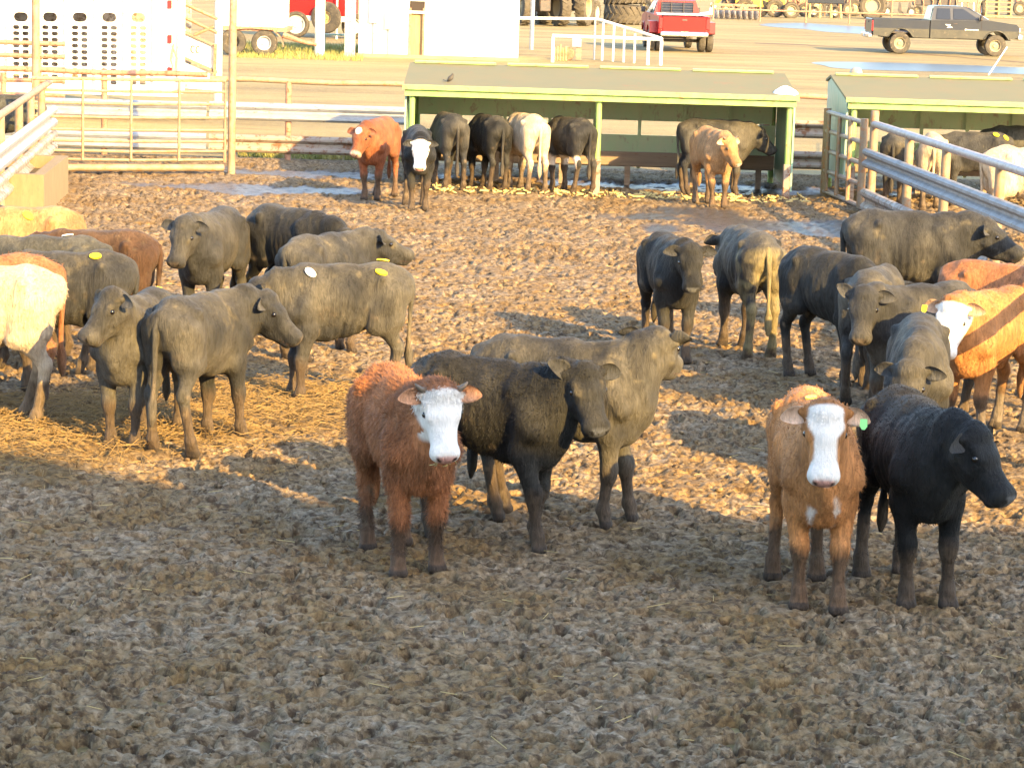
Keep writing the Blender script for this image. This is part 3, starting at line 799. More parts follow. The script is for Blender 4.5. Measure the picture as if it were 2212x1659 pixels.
# ------------------------------------------------------------------ pickups
def pickup(name, label, loc, yaw, body, lower, L=5.9, wb=3.75, dual=False, seen_text=False, wr=.42, lift=.12, rack=False):
    root = thing(name, label, 'pickup', tuple(loc))
    Mx = Matrix.Translation(Vector(loc)) @ Matrix.Rotation(yaw, 4, 'Z')
    def fin(mb, nm, mat, par=None, smooth=None):
        mb.V = [tuple(Mx @ Vector(v)) for v in mb.V]
        o = mb.build(nm, M[mat], None, auto=smooth)
        for v in o.data.vertices: v.co = v.co - Vector(loc)
        o.parent = par or root
        return o
    xr, xf = -wb / 2, wb / 2; x0 = xr - 1.12; x1 = xf + .92
    zb = .52 + lift; zs = 1.12 + lift; zh = 1.17 + lift; W = .93
    ar = wr + .09
    def arch(cx, n=9): return [(cx + ar * math.cos(t), max(zb, wr + .06 + ar * math.sin(t))) for t in np.linspace(math.pi, 0, n)]
    split = .1
    zmid = zb + .34
    # bed sides
    for sy in (-1, 1):
        P = [(x0, zb + .05)] + arch(xr) + [(xr + 1.15, zb), (xr + 1.15, zs + .10), (x0, zs + .10)]
        mb = MB(); mb.prism(P, (0, 0, 0), (1, 0, 0), (0, 0, 1), (0, 1, 0), sy * W - .05, sy * W + .05); bs = fin(mb, 'bed_side', body)
        mb = MB(); mb.prism([(x0 + .01, zb + .04)] + [(a, min(b_, zmid)) for a, b_ in arch(xr)] + [(xr + 1.14, zb - .01), (xr + 1.14, zmid), (x0 + .01, zmid)], (0, 0, 0), (1, 0, 0), (0, 0, 1), (0, 1, 0), sy * (W + .052) - .004, sy * (W + .052) + .004); fin(mb, 'dirty_skirt', lower)
        mb = MB(); mb.tube([(a + (0), sy * (W + .045), b_ + .012) for a, b_ in arch(xr, 13)], .028, 8); fin(mb, 'wheel_arch', lower)
        mb = MB(); mb.tube([(a, sy * (W + .045), b_ + .012) for a, b_ in arch(xf, 13)], .028, 8); fin(mb, 'wheel_arch', lower)
    mb = MB(); mb.box((x0 + 1.1, 0, zb + .18), (2.2, W * 2 - .1, .06)); mb.box((xr + 1.12, 0, (zb + zs) / 2 + .1), (.05, W * 2 - .1, zs - zb)); fin(mb, 'bed_floor', 'dark_metal')
    mb = MB(); mb.box((x0 - .012, 0, zb + .40), (.06, W * 2 - .18, .58), bev=.02); tg = fin(mb, 'tailgate', body)
    mb = MB(); mb.box((x0 - .05, 0, zb + .56), (.025, .2, .07), bev=.008); fin(mb, 'handle', 'dark_metal', None)
    # cab and bonnet
    xc0 = xr + 1.19
    P = [(xc0, zb)] + arch(xf) + [(x1 - .05, zb + .10), (x1, zb + .22), (x1, zh - .16), (x1 - .12, zh - .04), (x1 - .6, zh + .02), (xf - .30, zh + .10), (xc0, zs + .10)]
    nc = len(P)
    mb = MB(); w_ = W - .02
    V = []; sec = [(-W - .03, .0), (-w_ - .03, .03), (w_ + .03, .03), (W + .03, .0)]
    mb.prism(P, (0, 0, 0), (1, 0, 0), (0, 0, 1), (0, 1, 0), -W - .03, W + .03); fin(mb, 'cab_body', body)
    for sy in (-1, 1):
        mb = MB(); mb.prism([(xc0 + .01, zb - .01)] + [(a, min(b_, zmid)) for a, b_ in arch(xf)] + [(x1 - .06, zb + .09), (x1 - .02, zmid), (xc0 + .01, zmid)], (0, 0, 0), (1, 0, 0), (0, 0, 1), (0, 1, 0), sy * (W + .034) - .004, sy * (W + .034) + .004); fin(mb, 'dirty_skirt', lower)
    # greenhouse
    zr = 1.80 + lift
    g = [(xc0 + .02, zs + .09), (xc0 + .14, zr - .03), (xc0 + .35, zr), (xf - 1.35, zr), (xf - 1.12, zr - .05), (xf - .28, zh + .085)]
    Vv = []; n_ = len(g)
    for sy in (-1, 1):
        for (a, b_) in g: Vv.append((a, sy * (W - .03 - (.17 if b_ > zs + .2 else 0)), b_))
    mb = MB(); mb.add(Vv, [tuple(range(n_)), tuple(reversed(range(n_, 2 * n_)))] + [(i, (i + 1) % n_, (i + 1) % n_ + n_, i + n_) for i in range(n_)]); fin(mb, 'cab_roof', body)
    def side_y(z): return W - .03 - .17 * min(1, max(0, (z - zs - .09) / (zr - zs - .12)))
    for sy in (-1, 1):
        for nm, q in (('rear_window', [(xc0 + .22, zs + .15), (xc0 + .27, zr - .10), (xc0 + .78, zr - .10), (xc0 + .80, zs + .15)]), ('front_window', [(xc0 + .92, zs + .15), (xc0 + .92, zr - .10), (xf - 1.36, zr - .10), (xf - .72, zs + .17)])):
            V = [(a, sy * (side_y(b_) + .032), b_) for a, b_ in q] + [(a, sy * (side_y(b_) - .02), b_) for a, b_ in q]
            mb = MB(); mb.add(V, [(0, 1, 2, 3), (7, 6, 5, 4)] + [(i, (i + 1) % 4, (i + 1) % 4 + 4, i + 4) for i in range(4)]); fin(mb, nm, 'glass_dark')
        for xx in (xc0 + .86, xf - .62 - .0):
            mb = MB(); mb.box((xx, sy * (W + .033), (zb + zs) / 2 + .08), (.012, .006, zs - zb - .02)); fin(mb, 'door_seam', 'black_hole')
        mb = MB(); mb.box((xc0 + 1.0, sy * (W + .045), zs - .02), (.16, .02, .035), bev=.006); fin(mb, 'door_handle', 'dark_metal')
        mb = MB(); mb.box((xf - .66, sy * (W + .16), zs + .24), (.10, .17, .22), bev=.03); fin(mb, 'mirror', 'dark_metal')
    ws = [(xf - 1.10, zr - .09), (xf - .34, zh + .14)]
    V = [(ws[0][0] + .02, -.70, ws[0][1] + .01), (ws[0][0] + .02, .70, ws[0][1] + .01), (ws[1][0] + .03, .82, ws[1][1] + .01), (ws[1][0] + .03, -.82, ws[1][1] + .01)]
    V += [(a - .03, b_, c - .03) for a, b_, c in V]
    mb = MB(); mb.add(V, [(0, 1, 2, 3), (7, 6, 5, 4), (0, 4, 5, 1), (1, 5, 6, 2), (2, 6, 7, 3), (3, 7, 4, 0)]); fin(mb, 'windscreen', 'glass_blue')
    V = [(xc0 + .05, -.66, zs + .16), (xc0 + .05, .66, zs + .16), (xc0 + .13, .62, zr - .10), (xc0 + .13, -.62, zr - .10)]; V += [(a + .03, b_, c) for a, b_, c in V]
    mb = MB(); V = [(a - .03, b_, c) for a, b_, c in V]; mb.add(V, [(0, 1, 2, 3), (7, 6, 5, 4), (0, 4, 5, 1), (1, 5, 6, 2), (2, 6, 7, 3), (3, 7, 4, 0)]); fin(mb, 'back_window', 'glass_dark')
    # lights and bumpers
    for sy in (-1, 1):
        mb = MB(); mb.box((x0 + .0, sy * (W - .03), zb + .42), (.10, .15, .42), bev=.02); fin(mb, 'tail_light', 'lamp_red')
        mb = MB(); mb.box((x1 - .02, sy * (W - .16), zh - .26), (.14, .32, .20), bev=.04); fin(mb, 'headlight', 'lamp_clear')
    mb = MB(); mb.box((x0 - .10, 0, zb + .03), (.2, W * 2 - .02, .18), bev=.04); fin(mb, 'rear_bumper', 'chrome')
    mb = MB(); mb.box((x1 + .05, 0, zb + .10), (.24, W * 2 + .02, .24), bev=.06); fin(mb, 'front_bumper', 'chrome')
    mb = MB(); mb.box((x1 + .01, 0, zh - .28), (.06, 1.0, .26), bev=.02); fin(mb, 'grille', 'chrome')
    mb = MB(); mb.box((x0 - .215, 0, zb + .05), (.012, .30, .14)); fin(mb, 'number_plate', 'white_paint')
    mb = MB(); mb.tube([(xr, -W + .1, wr), (xr, W - .1, wr)], .06, 8); mb.tube([(xf, -W + .1, wr), (xf, W - .1, wr)], .06, 8); mb.box((0, .35, zb + .02), (wb + 1.4, .1, .14)); mb.box((0, -.35, zb + .02), (wb + 1.4, .1, .14)); fin(mb, 'chassis', 'dark_metal')
    Rm = Mx.to_3x3()
    for cx in (xr, xf):
        for sy in (-1, 1):
            yy = sy * (W - .10)
            wheel(root, Mx @ Vector((cx, yy, wr)), wr, .28, Rm @ Vector((0, sy, 0)), rim='rim_cream')
            if dual and cx == xr: wheel(root, Mx @ Vector((cx, sy * (W + .20), wr)), wr, .26, Rm @ Vector((0, sy, 0)), rim='rim_cream')
    if dual:
        for sy in (-1, 1):
            P = [(xr - .62, zb + .06)] + [(a, b_ + .02) for a, b_ in arch(xr)] + [(xr + .62, zb + .06), (xr + .56, zs - .12), (xr - .56, zs - .12)]
            mb = MB(); mb.prism(P, (0, 0, 0), (1, 0, 0), (0, 0, 1), (0, 1, 0), min(sy * (W + .05), sy * (W + .34)), max(sy * (W + .05), sy * (W + .34))); fin(mb, 'rear_wing', body)
    if rack:
        mb = MB(); mb.box((xr + .75, 0, zs + .13), (.35, W * 2 - .12, .10), bev=.02); fin(mb, 'tool_box', 'galv')
        mb = MB()
        for yy in (-.78, -.3, .3, .78): mb.tube([(xr + 1.1, yy * .8, zs), (xr + 1.1, yy * .8, zr - .05)], .018, 6)
        for zz in np.linspace(zs + .2, zr - .05, 5): mb.tube([(xr + 1.1, -.62, zz), (xr + 1.1, .62, zz)], .010, 6)
        fin(mb, 'rack', 'dark_metal')
    if seen_text:
        mb = MB()      # pale round-cornered emblem on the rear door and small lettering on the front door
        for k, (dx, dz) in enumerate(((-.06, .05), (0, .0), (.06, -.05))):
            mb.box((xc0 + .74 + dx, -W - .036, zs - .11 + dz * .6), (.16, .006, .035), ry=.35)
        mb.box((xc0 + .74, -W - .036, zs - .06), (.14, .006, .025)); mb.box((xc0 + .74, -W - .036, zs - .17), (.14, .006, .025)); fin(mb, 'door_emblem', 'white_paint')
        mb = MB()
        for k in range(9): mb.box((xf - 1.25 + .062 * k, -W - .036, zb + .36), (.040 if k else .05, .006, .04 if k else .065), ry=.15)
        fin(mb, 'door_lettering', 'white_paint')
    return root
a, b_ = gy(1942, 117), gy(2148, 123)
dv = Vector((b_.x - a.x, b_.y - a.y, 0)); c = (a + b_) / 2
yaw = math.atan2(dv.y, dv.x)
side = Vector((-dv.y, dv.x, 0)).normalized()
pickup('pickup_truck', 'dark dusty pickup truck parked side on at the top right', (c.x + side.x * .83, c.y + side.y * .83, YZ), yaw, 'truck_paint', 'truck_dust', wb=dv.length, seen_text=True, wr=.43, lift=.16)
p = gy(1474, 112)
pickup('pickup_truck', 'red pickup truck seen from behind beside the white railing', (p.x - .25, p.y + 1.9, YZ), R(94), 'red_paint', 'red_paint', wb=3.9, dual=True, wr=.42, lift=.15, rack=True)

# ------------------------------------------------------------------ farm machinery at the back
def tractor(label, loc, yaw, col, rr=.95, fr_=.6):
    r = thing('tractor', label, 'tractor', tuple(loc)); Mx = Matrix.Translation(Vector(loc)) @ Matrix.Rotation(yaw, 4, 'Z'); Rm = Mx.to_3x3()
    def fin(mb, nm, mat):
        mb.V = [tuple(Mx @ Vector(v)) for v in mb.V]; o = mb.build(nm, M[mat], None, auto=40)
        for v in o.data.vertices: v.co = v.co - Vector(loc)
        o.parent = r
    fin(MB().box((1.2, 0, 1.25), (2.0, .7, .7), bev=.08), 'bonnet', col)
    fin(MB().box((-.2, 0, 1.0), (1.4, .6, .6), bev=.05), 'gearbox', 'dark_metal')
    fin(MB().box((-.25, 0, 2.75), (1.6, 1.5, .12), bev=.04), 'cab_roof', col)
    mb = MB()
    for x in (-.95, .45):
        for y in (-.68, .68): mb.tube([(x, y, 1.3), (x, y, 2.72)], .05, 8)
    fin(mb, 'cab_pillar', 'dark_metal')
    fin(MB().box((-.25, 0, 2.05), (1.3, 1.25, 1.2)), 'cab_glass', 'glass_dark')
    fin(MB().tube([(1.9, .2, 1.6), (1.9, .2, 2.5)], .05, 8), 'exhaust', 'dark_metal')
    for sy in (-1, 1):
        wheel(r, Mx @ Vector((-.4, sy * .98, rr)), rr, .55, Rm @ Vector((0, sy, 0)), rim='rim_cream', tyre='rubber_dusty', lug=18)
        wheel(r, Mx @ Vector((1.9, sy * .82, fr_)), fr_, .40, Rm @ Vector((0, sy, 0)), rim='rim_white', tyre='rubber_dusty', lug=16)
p = gy(1150, 57); tractor('tractor with big dusty lugged tyres just right of the shed', (p.x + .3, p.y + 1, YZ), R(110), 'yellow_paint')
p = gy(1240, 57); tractor('red tractor with white rimmed lugged tyres left of the big tyre stack', (p.x - .3, p.y + 1.3, YZ), R(72), 'red_paint')
def tyre_thing(label, c, rad, width, axis, rim=None, lug=20, rimr=.5):
    r = thing('tractor_tyre', label, 'tyre', tuple(c), 'loose tractor tyres in the yard')
    ax = Vector(axis).normalized(); w = width / 2; c = Vector(c)
    prof = [(rimr * rad, -w * .7), (rad * .80, -w), (rad * .95, -w * .86), (rad, -w * .5), (rad, w * .5), (rad * .95, w * .86), (rad * .80, w), (rimr * rad, w * .7), (rimr * rad * 1.1, 0)]
    mb = MB(); n = 36
    ref = Vector((0, 0, 1)) if abs(ax.z) < .9 else Vector((1, 0, 0)); a = ax.cross(ref).normalized(); b = ax.cross(a)
    V = []; F = []; m = len(prof)
    for (rr, h) in prof:
        for k in range(n): t = 2 * math.pi * k / n; V.append(c + ax * h + (a * math.cos(t) + b * math.sin(t)) * rr)
    for i in range(m):
        for k in range(n): F.append((i * n + k, i * n + (k + 1) % n, ((i + 1) % m) * n + (k + 1) % n, ((i + 1) % m) * n + k))
    mb.add(V, F)
    for k in range(lug):
        for sgn in (-1, 1):
            t = 2 * math.pi * (k + (0 if sgn < 0 else .5)) / lug
            rd = a * math.cos(t) + b * math.sin(t); tg = ax.cross(rd)
            p0 = c + rd * rad * .99 + ax * sgn * w * .92; p1 = c + (rd + tg * .30).normalized() * rad * .99 + ax * sgn * w * .02
            u = (p1 - p0).normalized(); v = rd.cross(u).normalized(); q = .05 * rad
            VV = [p + v * s1 * q + rd * s2 * q for p in (p0, p1) for s1 in (-1, 1) for s2 in (-1, 1)]
            mb.add(VV, [(0, 1, 3, 2), (4, 6, 7, 5), (0, 4, 5, 1), (2, 3, 7, 6), (0, 2, 6, 4), (1, 5, 7, 3)])
    mb.build('casing', M['rubber_dusty'], r)
    if rim:
        mb = MB(); mb.lathe([(.02, -w * .2), (rimr * rad * .8, -w * .2), (rimr * rad * 1.0, -w * .75), (rimr * rad * 1.06, -w * .75), (rimr * rad * 1.06, w * .75), (rimr * rad, w * .75), (rimr * rad * .8, w * .1), (.02, w * .1)], c, ax, 26); mb.build('rim', M[rim], r, auto=35)
    return r
p = gy(1352, 53)
tyre_thing('huge lugged tyre lying flat on the dirt, bottom of the tyre stack', (p.x, p.y, YZ + .50), 1.12, .98, (.05, 0, 1))
tyre_thing('second huge tyre lying on top of the tyre stack', (p.x - .12, p.y + .1, YZ + 1.49), 1.05, .96, (-.04, .03, 1))
p = gy(1708, 40); tyre_thing('lugged tyre with pale rim among the yellow machinery', (p.x, p.y, YZ + .45), .50, .42, (.15, -1, .05), 'rim_cream', 16, .55)
p = gy(1884, 42); tyre_thing('big lugged tyre with cream rim leaning behind the dark pickup bed', (p.x, p.y, YZ + .80), .85, .6, (-.12, -1, .12), 'rim_cream', 18, .52)
# rusty posts of a fence in front of the machinery
fy = gy(1740, 50).y
r = thing('pipe_fence', 'rusty fence posts with one low rail in front of the farm machinery', 'fence', (gy(1641, 52).x, fy, YZ))
for px in (1540, 1641, 1740, 1834, 1925, 2110):
    q = aty(px, 50, fy); MB().tube([(q.x, fy, YZ - .1), (q.x, fy, 2.2)], .05, 8).build('post', M['pipe_rust'], r, auto=40)
q0, q1 = aty(1545, 30, fy), aty(2230, 50, fy)
MB().tube([(q0.x, fy - .03, .58), (q1.x, fy - .03, .58)], .05, 8).build('rail', M['pipe_rust'], r, auto=40)
# disc harrow
p = gy(1588, 43)
r = thing('disc_harrow', 'rusty disc harrow lying left of the yellow machine', 'harrow', tuple(p))
mb = MB(); mb.box((p.x, p.y + .6, .75), (2.6, .14, .12)); mb.box((p.x, p.y + 1.6, .75), (2.6, .14, .12)); mb.box((p.x, p.y + 1.1, .76), (.14, 1.2, .1)); mb.build('frame', M['pipe_rust'], r)
for j, dy in enumerate((.5, 1.6)):
    for i in range(8):
        mb = MB(); mb.lathe([(.02, 0), (.2, .02), (.32, .07), (.32, .085), (.2, .04), (.02, .02)], (p.x - 1.15 + .33 * i, p.y + dy, YZ + .30), (1, -.45 if j else .45, 0), 16); mb.build('disc', M['galv_muddy'], r)
# yellow machine
p = gy(1640, 38)
r = thing('yellow_loader', 'old yellow loader half hidden among scrap machinery', 'loader', (p.x, p.y + 1.5, YZ))
mb = MB(); mb.prism([(-1.4, .55), (1.6, .55), (1.6, 1.35), (.5, 1.5), (.3, 2.1), (-1.0, 2.1), (-1.4, 1.3)], (p.x, p.y + 1.5, 0), (1, 0, 0), (0, 0, 1), (0, 1, 0), -.7, .7); mb.build('body', M['yellow_paint'], r)
for k in range(7): MB().box((p.x + .95, p.y + .78, .66 + .1 * k), (.9, .03, .03)).build('grille_bar', M['dark_metal'], r)
MB().tube([(p.x - 1.2, p.y + .7, 1.3), (p.x - 2.2, p.y + .6, 1.1), (p.x - 2.9, p.y + .6, .45)], .11, 8).build('lift_arm', M['yellow_paint'], r)
MB().prism([(-.5, 0), (.4, .05), (.5, .7), (.3, .75), (.2, .2), (-.5, .1)], (p.x - 3.1, p.y + 1.2, YZ), (1, 0, 0), (0, 0, 1), (0, 1, 0), -1, 1).build('bucket', M['white_worn'], r)
for dx in (-.8, 1.0): wheel(r, (p.x + dx, p.y + .7, YZ + .55), .55, .4, (0, -1, 0), rim='rim_cream', tyre='rubber_dusty', lug=14)
# blue-dark chassis and white scrap
p = gy(1782, 40)
r = thing('tool_bar', 'dark farm tool bar on pale jack stands, behind the long puddle', 'implement', tuple(p))
MB().box((p.x, p.y + .5, 1.0), (2.3, .5, .35), bev=.03).build('frame', M['truck_paint'], r)
MB().box((p.x + .1, p.y + .4, 1.35), (1.2, .5, .3), bev=.03).build('hopper', M['galv'], r)
for dx in (-.95, -.3, .4, 1.0):
    MB().tube([(p.x + dx, p.y + .2, YZ), (p.x + dx * .95, p.y + .4, .95)], [.09, .05], 8).build('jack_stand', M['plywood'], r)
for dx in (-.6, .7): wheel(r, (p.x + dx, p.y + .9, YZ + .34), .34, .2, (0, -1, 0))
p = gy(2170, 40)
r = thing('crate_stack', 'stack of weathered wooden crates behind the dark pickup cab', 'crates', (p.x, p.y + 3, YZ))
for k in range(6):
    mb = MB()
    for i in range(5): mb.box((p.x, p.y + 2.4 + .3 * i, .06 + .30 * k), (1.9, .12, .05))
    for i in (-.85, 0, .85): mb.box((p.x + i, p.y + 3.0, .18 + .30 * k), (.09, 1.3, .16))
    mb.build('crate', M['plywood'], r)
p = gy(2085, 37)
r = thing('seed_drill', 'dull orange and white seed drill standing behind the dark pickup bed', 'implement', (p.x, p.y + 2, YZ))
MB().prism([(-1.3, .9), (1.3, .9), (1.5, 1.6), (-1.5, 1.6)], (p.x, p.y + 2, 0), (1, 0, 0), (0, 0, 1), (0, 1, 0), -.4, .4).build('hopper', M['pipe_tan'], r)
for i in range(7): MB().tube([(p.x - 1.2 + .4 * i, p.y + 1.7, .95), (p.x - 1.2 + .4 * i, p.y + 1.5, .3), (p.x - 1.1 + .4 * i, p.y + 1.4, YZ)], .05, 6).build('coulter', M['white_worn'] if i % 2 else M['pipe_rust'], r)
for dx in (-1.5, 1.5): wheel(r, (p.x + dx, p.y + 1.9, YZ + .5), .5, .25, (1, 0, 0), rim='rim_white')
p = gy(1920, 36)
r = thing('plough', 'rusty plough with white wheels behind the leaning tyre', 'implement', (p.x + .6, p.y + 2, YZ))
MB().tube([(p.x - .6, p.y + 2, .9), (p.x + 2.0, p.y + 2.4, 1.0)], .09, 8).build('beam', M['pipe_rust'], r)
for i in range(4): MB().prism([(0, .9), (.12, .9), (.2, .35), (.5, .02), (.1, .02), (-.05, .4)], (p.x - .4 + .65 * i, p.y + 2, YZ), (1, 0, 0), (0, 0, 1), (0, 1, 0), -.04, .04).build('share', M['dark_metal'], r)
for dx in (.1, 1.7): wheel(r, (p.x + dx, p.y + 1.6, YZ + .3), .3, .16, (0, -1, 0))
# more scrap behind the fence posts, each a thing of its own
def scrap(name, label, px, dd, seed, body, wheels=2, h=1.2, w=2.4, arms=5):
    p = gy(px, 40); y = p.y + dd; x = (px - 1106) * y / FPX; rg = np.random.default_rng(seed)
    r = thing(name, label, 'implement', (x, y, YZ))
    MB().box((x, y, .45 + h * .35), (w, .7, h * .5), bev=.05).build('body', M[body], r)
    MB().box((x + rg.normal(0, .3), y + .1, .6 + h * .75), (w * .5, .6, h * .45), bev=.06).build('hood', M['dark_metal' if body != 'dark_metal' else 'pipe_rust'], r)
    for i in range(arms):
        a = x - w / 2 + w * (i + .5) / arms
        MB().tube([(a, y - .45, YZ), (a + rg.normal(0, .15), y - .5, .5 + rg.random() * .6), (a + rg.normal(0, .2), y - .2, h + rg.random() * .5)], .045, 6).build('tine', M['pipe_rust'], r)
    for i in range(wheels):
        rad = .32 + .22 * rg.random(); wheel(r, (x - w * .4 + w * .8 * i / max(1, wheels - 1), y - .6, YZ + rad), rad, .24, (rg.normal(0, .25), -1, 0), rim='rim_cream', tyre='rubber')
scrap('old_baler', 'dark old baler among the scrap right of the red pickup', 1575, 6, 1, 'dark_metal', 2, 1.5, 2.6)
scrap('hay_rake', 'rusty hay rake with many tines behind the low rail', 1675, 7, 2, 'pipe_rust', 2, 1.1, 2.2, 9)
scrap('old_engine_block', 'dark engine carcass on small wheels behind the tool bar', 1765, 7, 3, 'dark_metal', 3, 1.4, 2.4)
scrap('scrap_cart', 'brown scrap cart standing left of the leaning tyre', 1838, 6, 4, 'wood_old', 2, 1.3, 2.0)
scrap('old_sprayer', 'dark sprayer frame behind the dark pickup bed', 1985, 8, 5, 'dark_metal', 2, 1.6, 3.0, 7)
scrap('old_mower', 'rusty mower standing beyond the dark pickup bonnet', 2195, 9, 6, 'pipe_rust', 2, 1.2, 2.6, 6)
scrap('spare_axle_rack', 'dark rack of parts behind the tyre stack and railing', 1400, 9, 7, 'dark_metal', 2, 1.5, 2.2, 6)
# dark rut across the yard, guy wire, small things
a, b_ = gy(1640, 96), gy(2230, 137)
p = gy(2128, 66)
w0, w1 = aty(2136, 162, 46.0), aty(2175, 103, 50)
tag(MB().tube([w0 - Vector((.1, 2, .0)) * 0, w1], .014, 6).build('guy_wire', M['white_paint']), 'thin pale guy wire slanting up above the right shelter roof', 'wire')
q = aty(1155, 207, SF + .4) ; 
zr_ = lambda y: 1.60 + (.26) * (y - SF + .12) / (SB - .5 - SF + .12)
yb_ = SF + .35; xb_ = (1150 - 1106) * yb_ / FPX - 1.15
r = thing('bird', 'small dark bird perched on the long shelter roof', 'bird', ((954 - 1106) * yb_ / FPX, yb_, zr_(yb_)))
x_, z_ = r.location.x, r.location.z
MB().lathe([(.004, -.07), (.022, -.055), (.04, -.01), (.036, .03), (.018, .055), (.004, .065)], (x_, yb_, z_ + .06), (.55, -.1, .6), 12).build('body', M['bird'], r, smooth=True)
MB().lathe([(.004, -.024), (.018, -.015), (.024, 0), (.018, .015), (.004, .024)], (x_ + .035, yb_, z_ + .115), (0, 0, 1), 10).build('head', M['bird'], r, smooth=True)
MB().box((x_ - .07, yb_, z_ + .015), (.10, .025, .008), ry=.5).build('tail', M['bird'], r)
yb_ = SF + .25; xx = (1672 - 1099) * yb_ / FPX
mb = MB(); prof = [(.001, .10), (.09, .085), (.17, .04), (.20, .0)]
mb.lathe([(.20, -.005), (.20, .0), (.17, .04), (.09, .085), (.004, .10)], (xx, yb_, zr_(yb_) + .008), (0, -.1, 1), 14)
me_ = mb.V; mb.V = [(x + .03 * math.sin(9 * y + 3 * z), y, z + .012 * math.sin(23 * x)) for x, y, z in me_]
tag(mb.build('white_cloth', M['cloth_white'], smooth=True), 'crumpled white bag lying on the right end of the long shelter roof', 'bag')
yb_ = SB - .3; xx = (2231 - 2212 + 2212 - 0) * 0 + aty(1849, 162, yb_).x
tag(MB().lathe([(.11, 0), (.11, .02), (.09, .07), (.05, .10), (.004, .11)], (xx, yb_, 1.88), (0, 0, 1), 16).build('roof_vent', M['galv_muddy'], smooth=True), 'small round cap on the ridge of the right shelter', 'vent cap')

# rut: shallow dark track pressed in the yard
m, n, l, b = nmat('rut'); b.inputs['Base Color'].default_value = (.12, .07, .035, 1); b.inputs['Roughness'].default_value = .9
def strip(name, pts, w0, lab):
    V = []; F = []
    for i, (px, py) in enumerate(pts):
        p = gy(px, py); ww = w0 * (1 + .3 * math.sin(i * 2.1))
        V += [(p.x, p.y - ww, YZ + .005), (p.x, p.y + ww, YZ + .005)]
    for i in range(len(pts) - 1): F.append((2 * i, 2 * i + 2, 2 * i + 3, 2 * i + 1))
    o = bpy.data.objects.new(name, mesh_from(name, V, F, m)); COL.objects.link(o); tag(o, lab, kind='structure')
strip('track', [(1630, 94), (1720, 97), (1800, 102), (1900, 109), (2000, 118), (2100, 127), (2240, 138)], .45, 'dark wheel track across the yard below the dark pickup')
# ------------------------------------------------------------------ cattle
def coat_material():
    m, n, l, b = nmat('cattle_coat')
    a = n.new('ShaderNodeAttribute'); a.attribute_name = 'coat'
    tc = n.new('ShaderNodeTexCoord').outputs['Object']
    v = nmap(n, l, tc, (55, 55, 11))
    f = nnoise(n, l, v, 1.0, 5, .7, .6)
    g = nnoise(n, l, tc, 7.0, 4, .6)
    v2 = nmap(n, l, tc, (20, 20, 6)); f2 = nnoise(n, l, v2, 1.0, 4, .65, 1.2)
    k = nramp(n, l, f, [(.30, (.62, .62, .62)), (.5, (1, 1, 1)), (.72, (1.32, 1.3, 1.28))])
    k3 = nramp(n, l, f2, [(.30, (.76, .76, .76)), (.5, (1, 1, 1)), (.72, (1.18, 1.17, 1.15))])
    k2 = nramp(n, l, g, [(.3, (.78, .78, .78)), (.7, (1.2, 1.2, 1.2))])
    c = nmix(n, l, 1.0, a.outputs['Color'], k, 'MULTIPLY')
    c = nmix(n, l, 1.0, c, k2, 'MULTIPLY'); c = nmix(n, l, 1.0, c, k3, 'MULTIPLY')
    # white hair shows little of the streaking
    sp = n.new('ShaderNodeSeparateColor'); l.new(a.outputs['Color'], sp.inputs[0])
    lm = nramp(n, l, sp.outputs[2], [(.15, (0, 0, 0)), (.5, (.8, .8, .8))])
    c = nmix(n, l, lm, c, a.outputs['Color'])
    l.new(c, b.inputs['Base Color']); b.inputs['Roughness'].default_value = .62
    b.inputs['Specular IOR Level'].default_value = .14
    b.inputs['Sheen Weight'].default_value = .05; b.inputs['Sheen Roughness'].default_value = .45
    b.inputs['Sheen Tint'].default_value = (.9, .8, .65, 1)
    bm = n.new('ShaderNodeBump'); bm.inputs['Strength'].default_value = .7; bm.inputs['Distance'].default_value = .02
    ad = n.new('ShaderNodeMath'); ad.operation = 'ADD'; l.new(f, ad.inputs[0]); l.new(f2, ad.inputs[1]); l.new(ad.outputs[0], bm.inputs['Height']); l.new(bm.outputs[0], b.inputs['Normal'])
    return m
M['coat'] = coat_material()

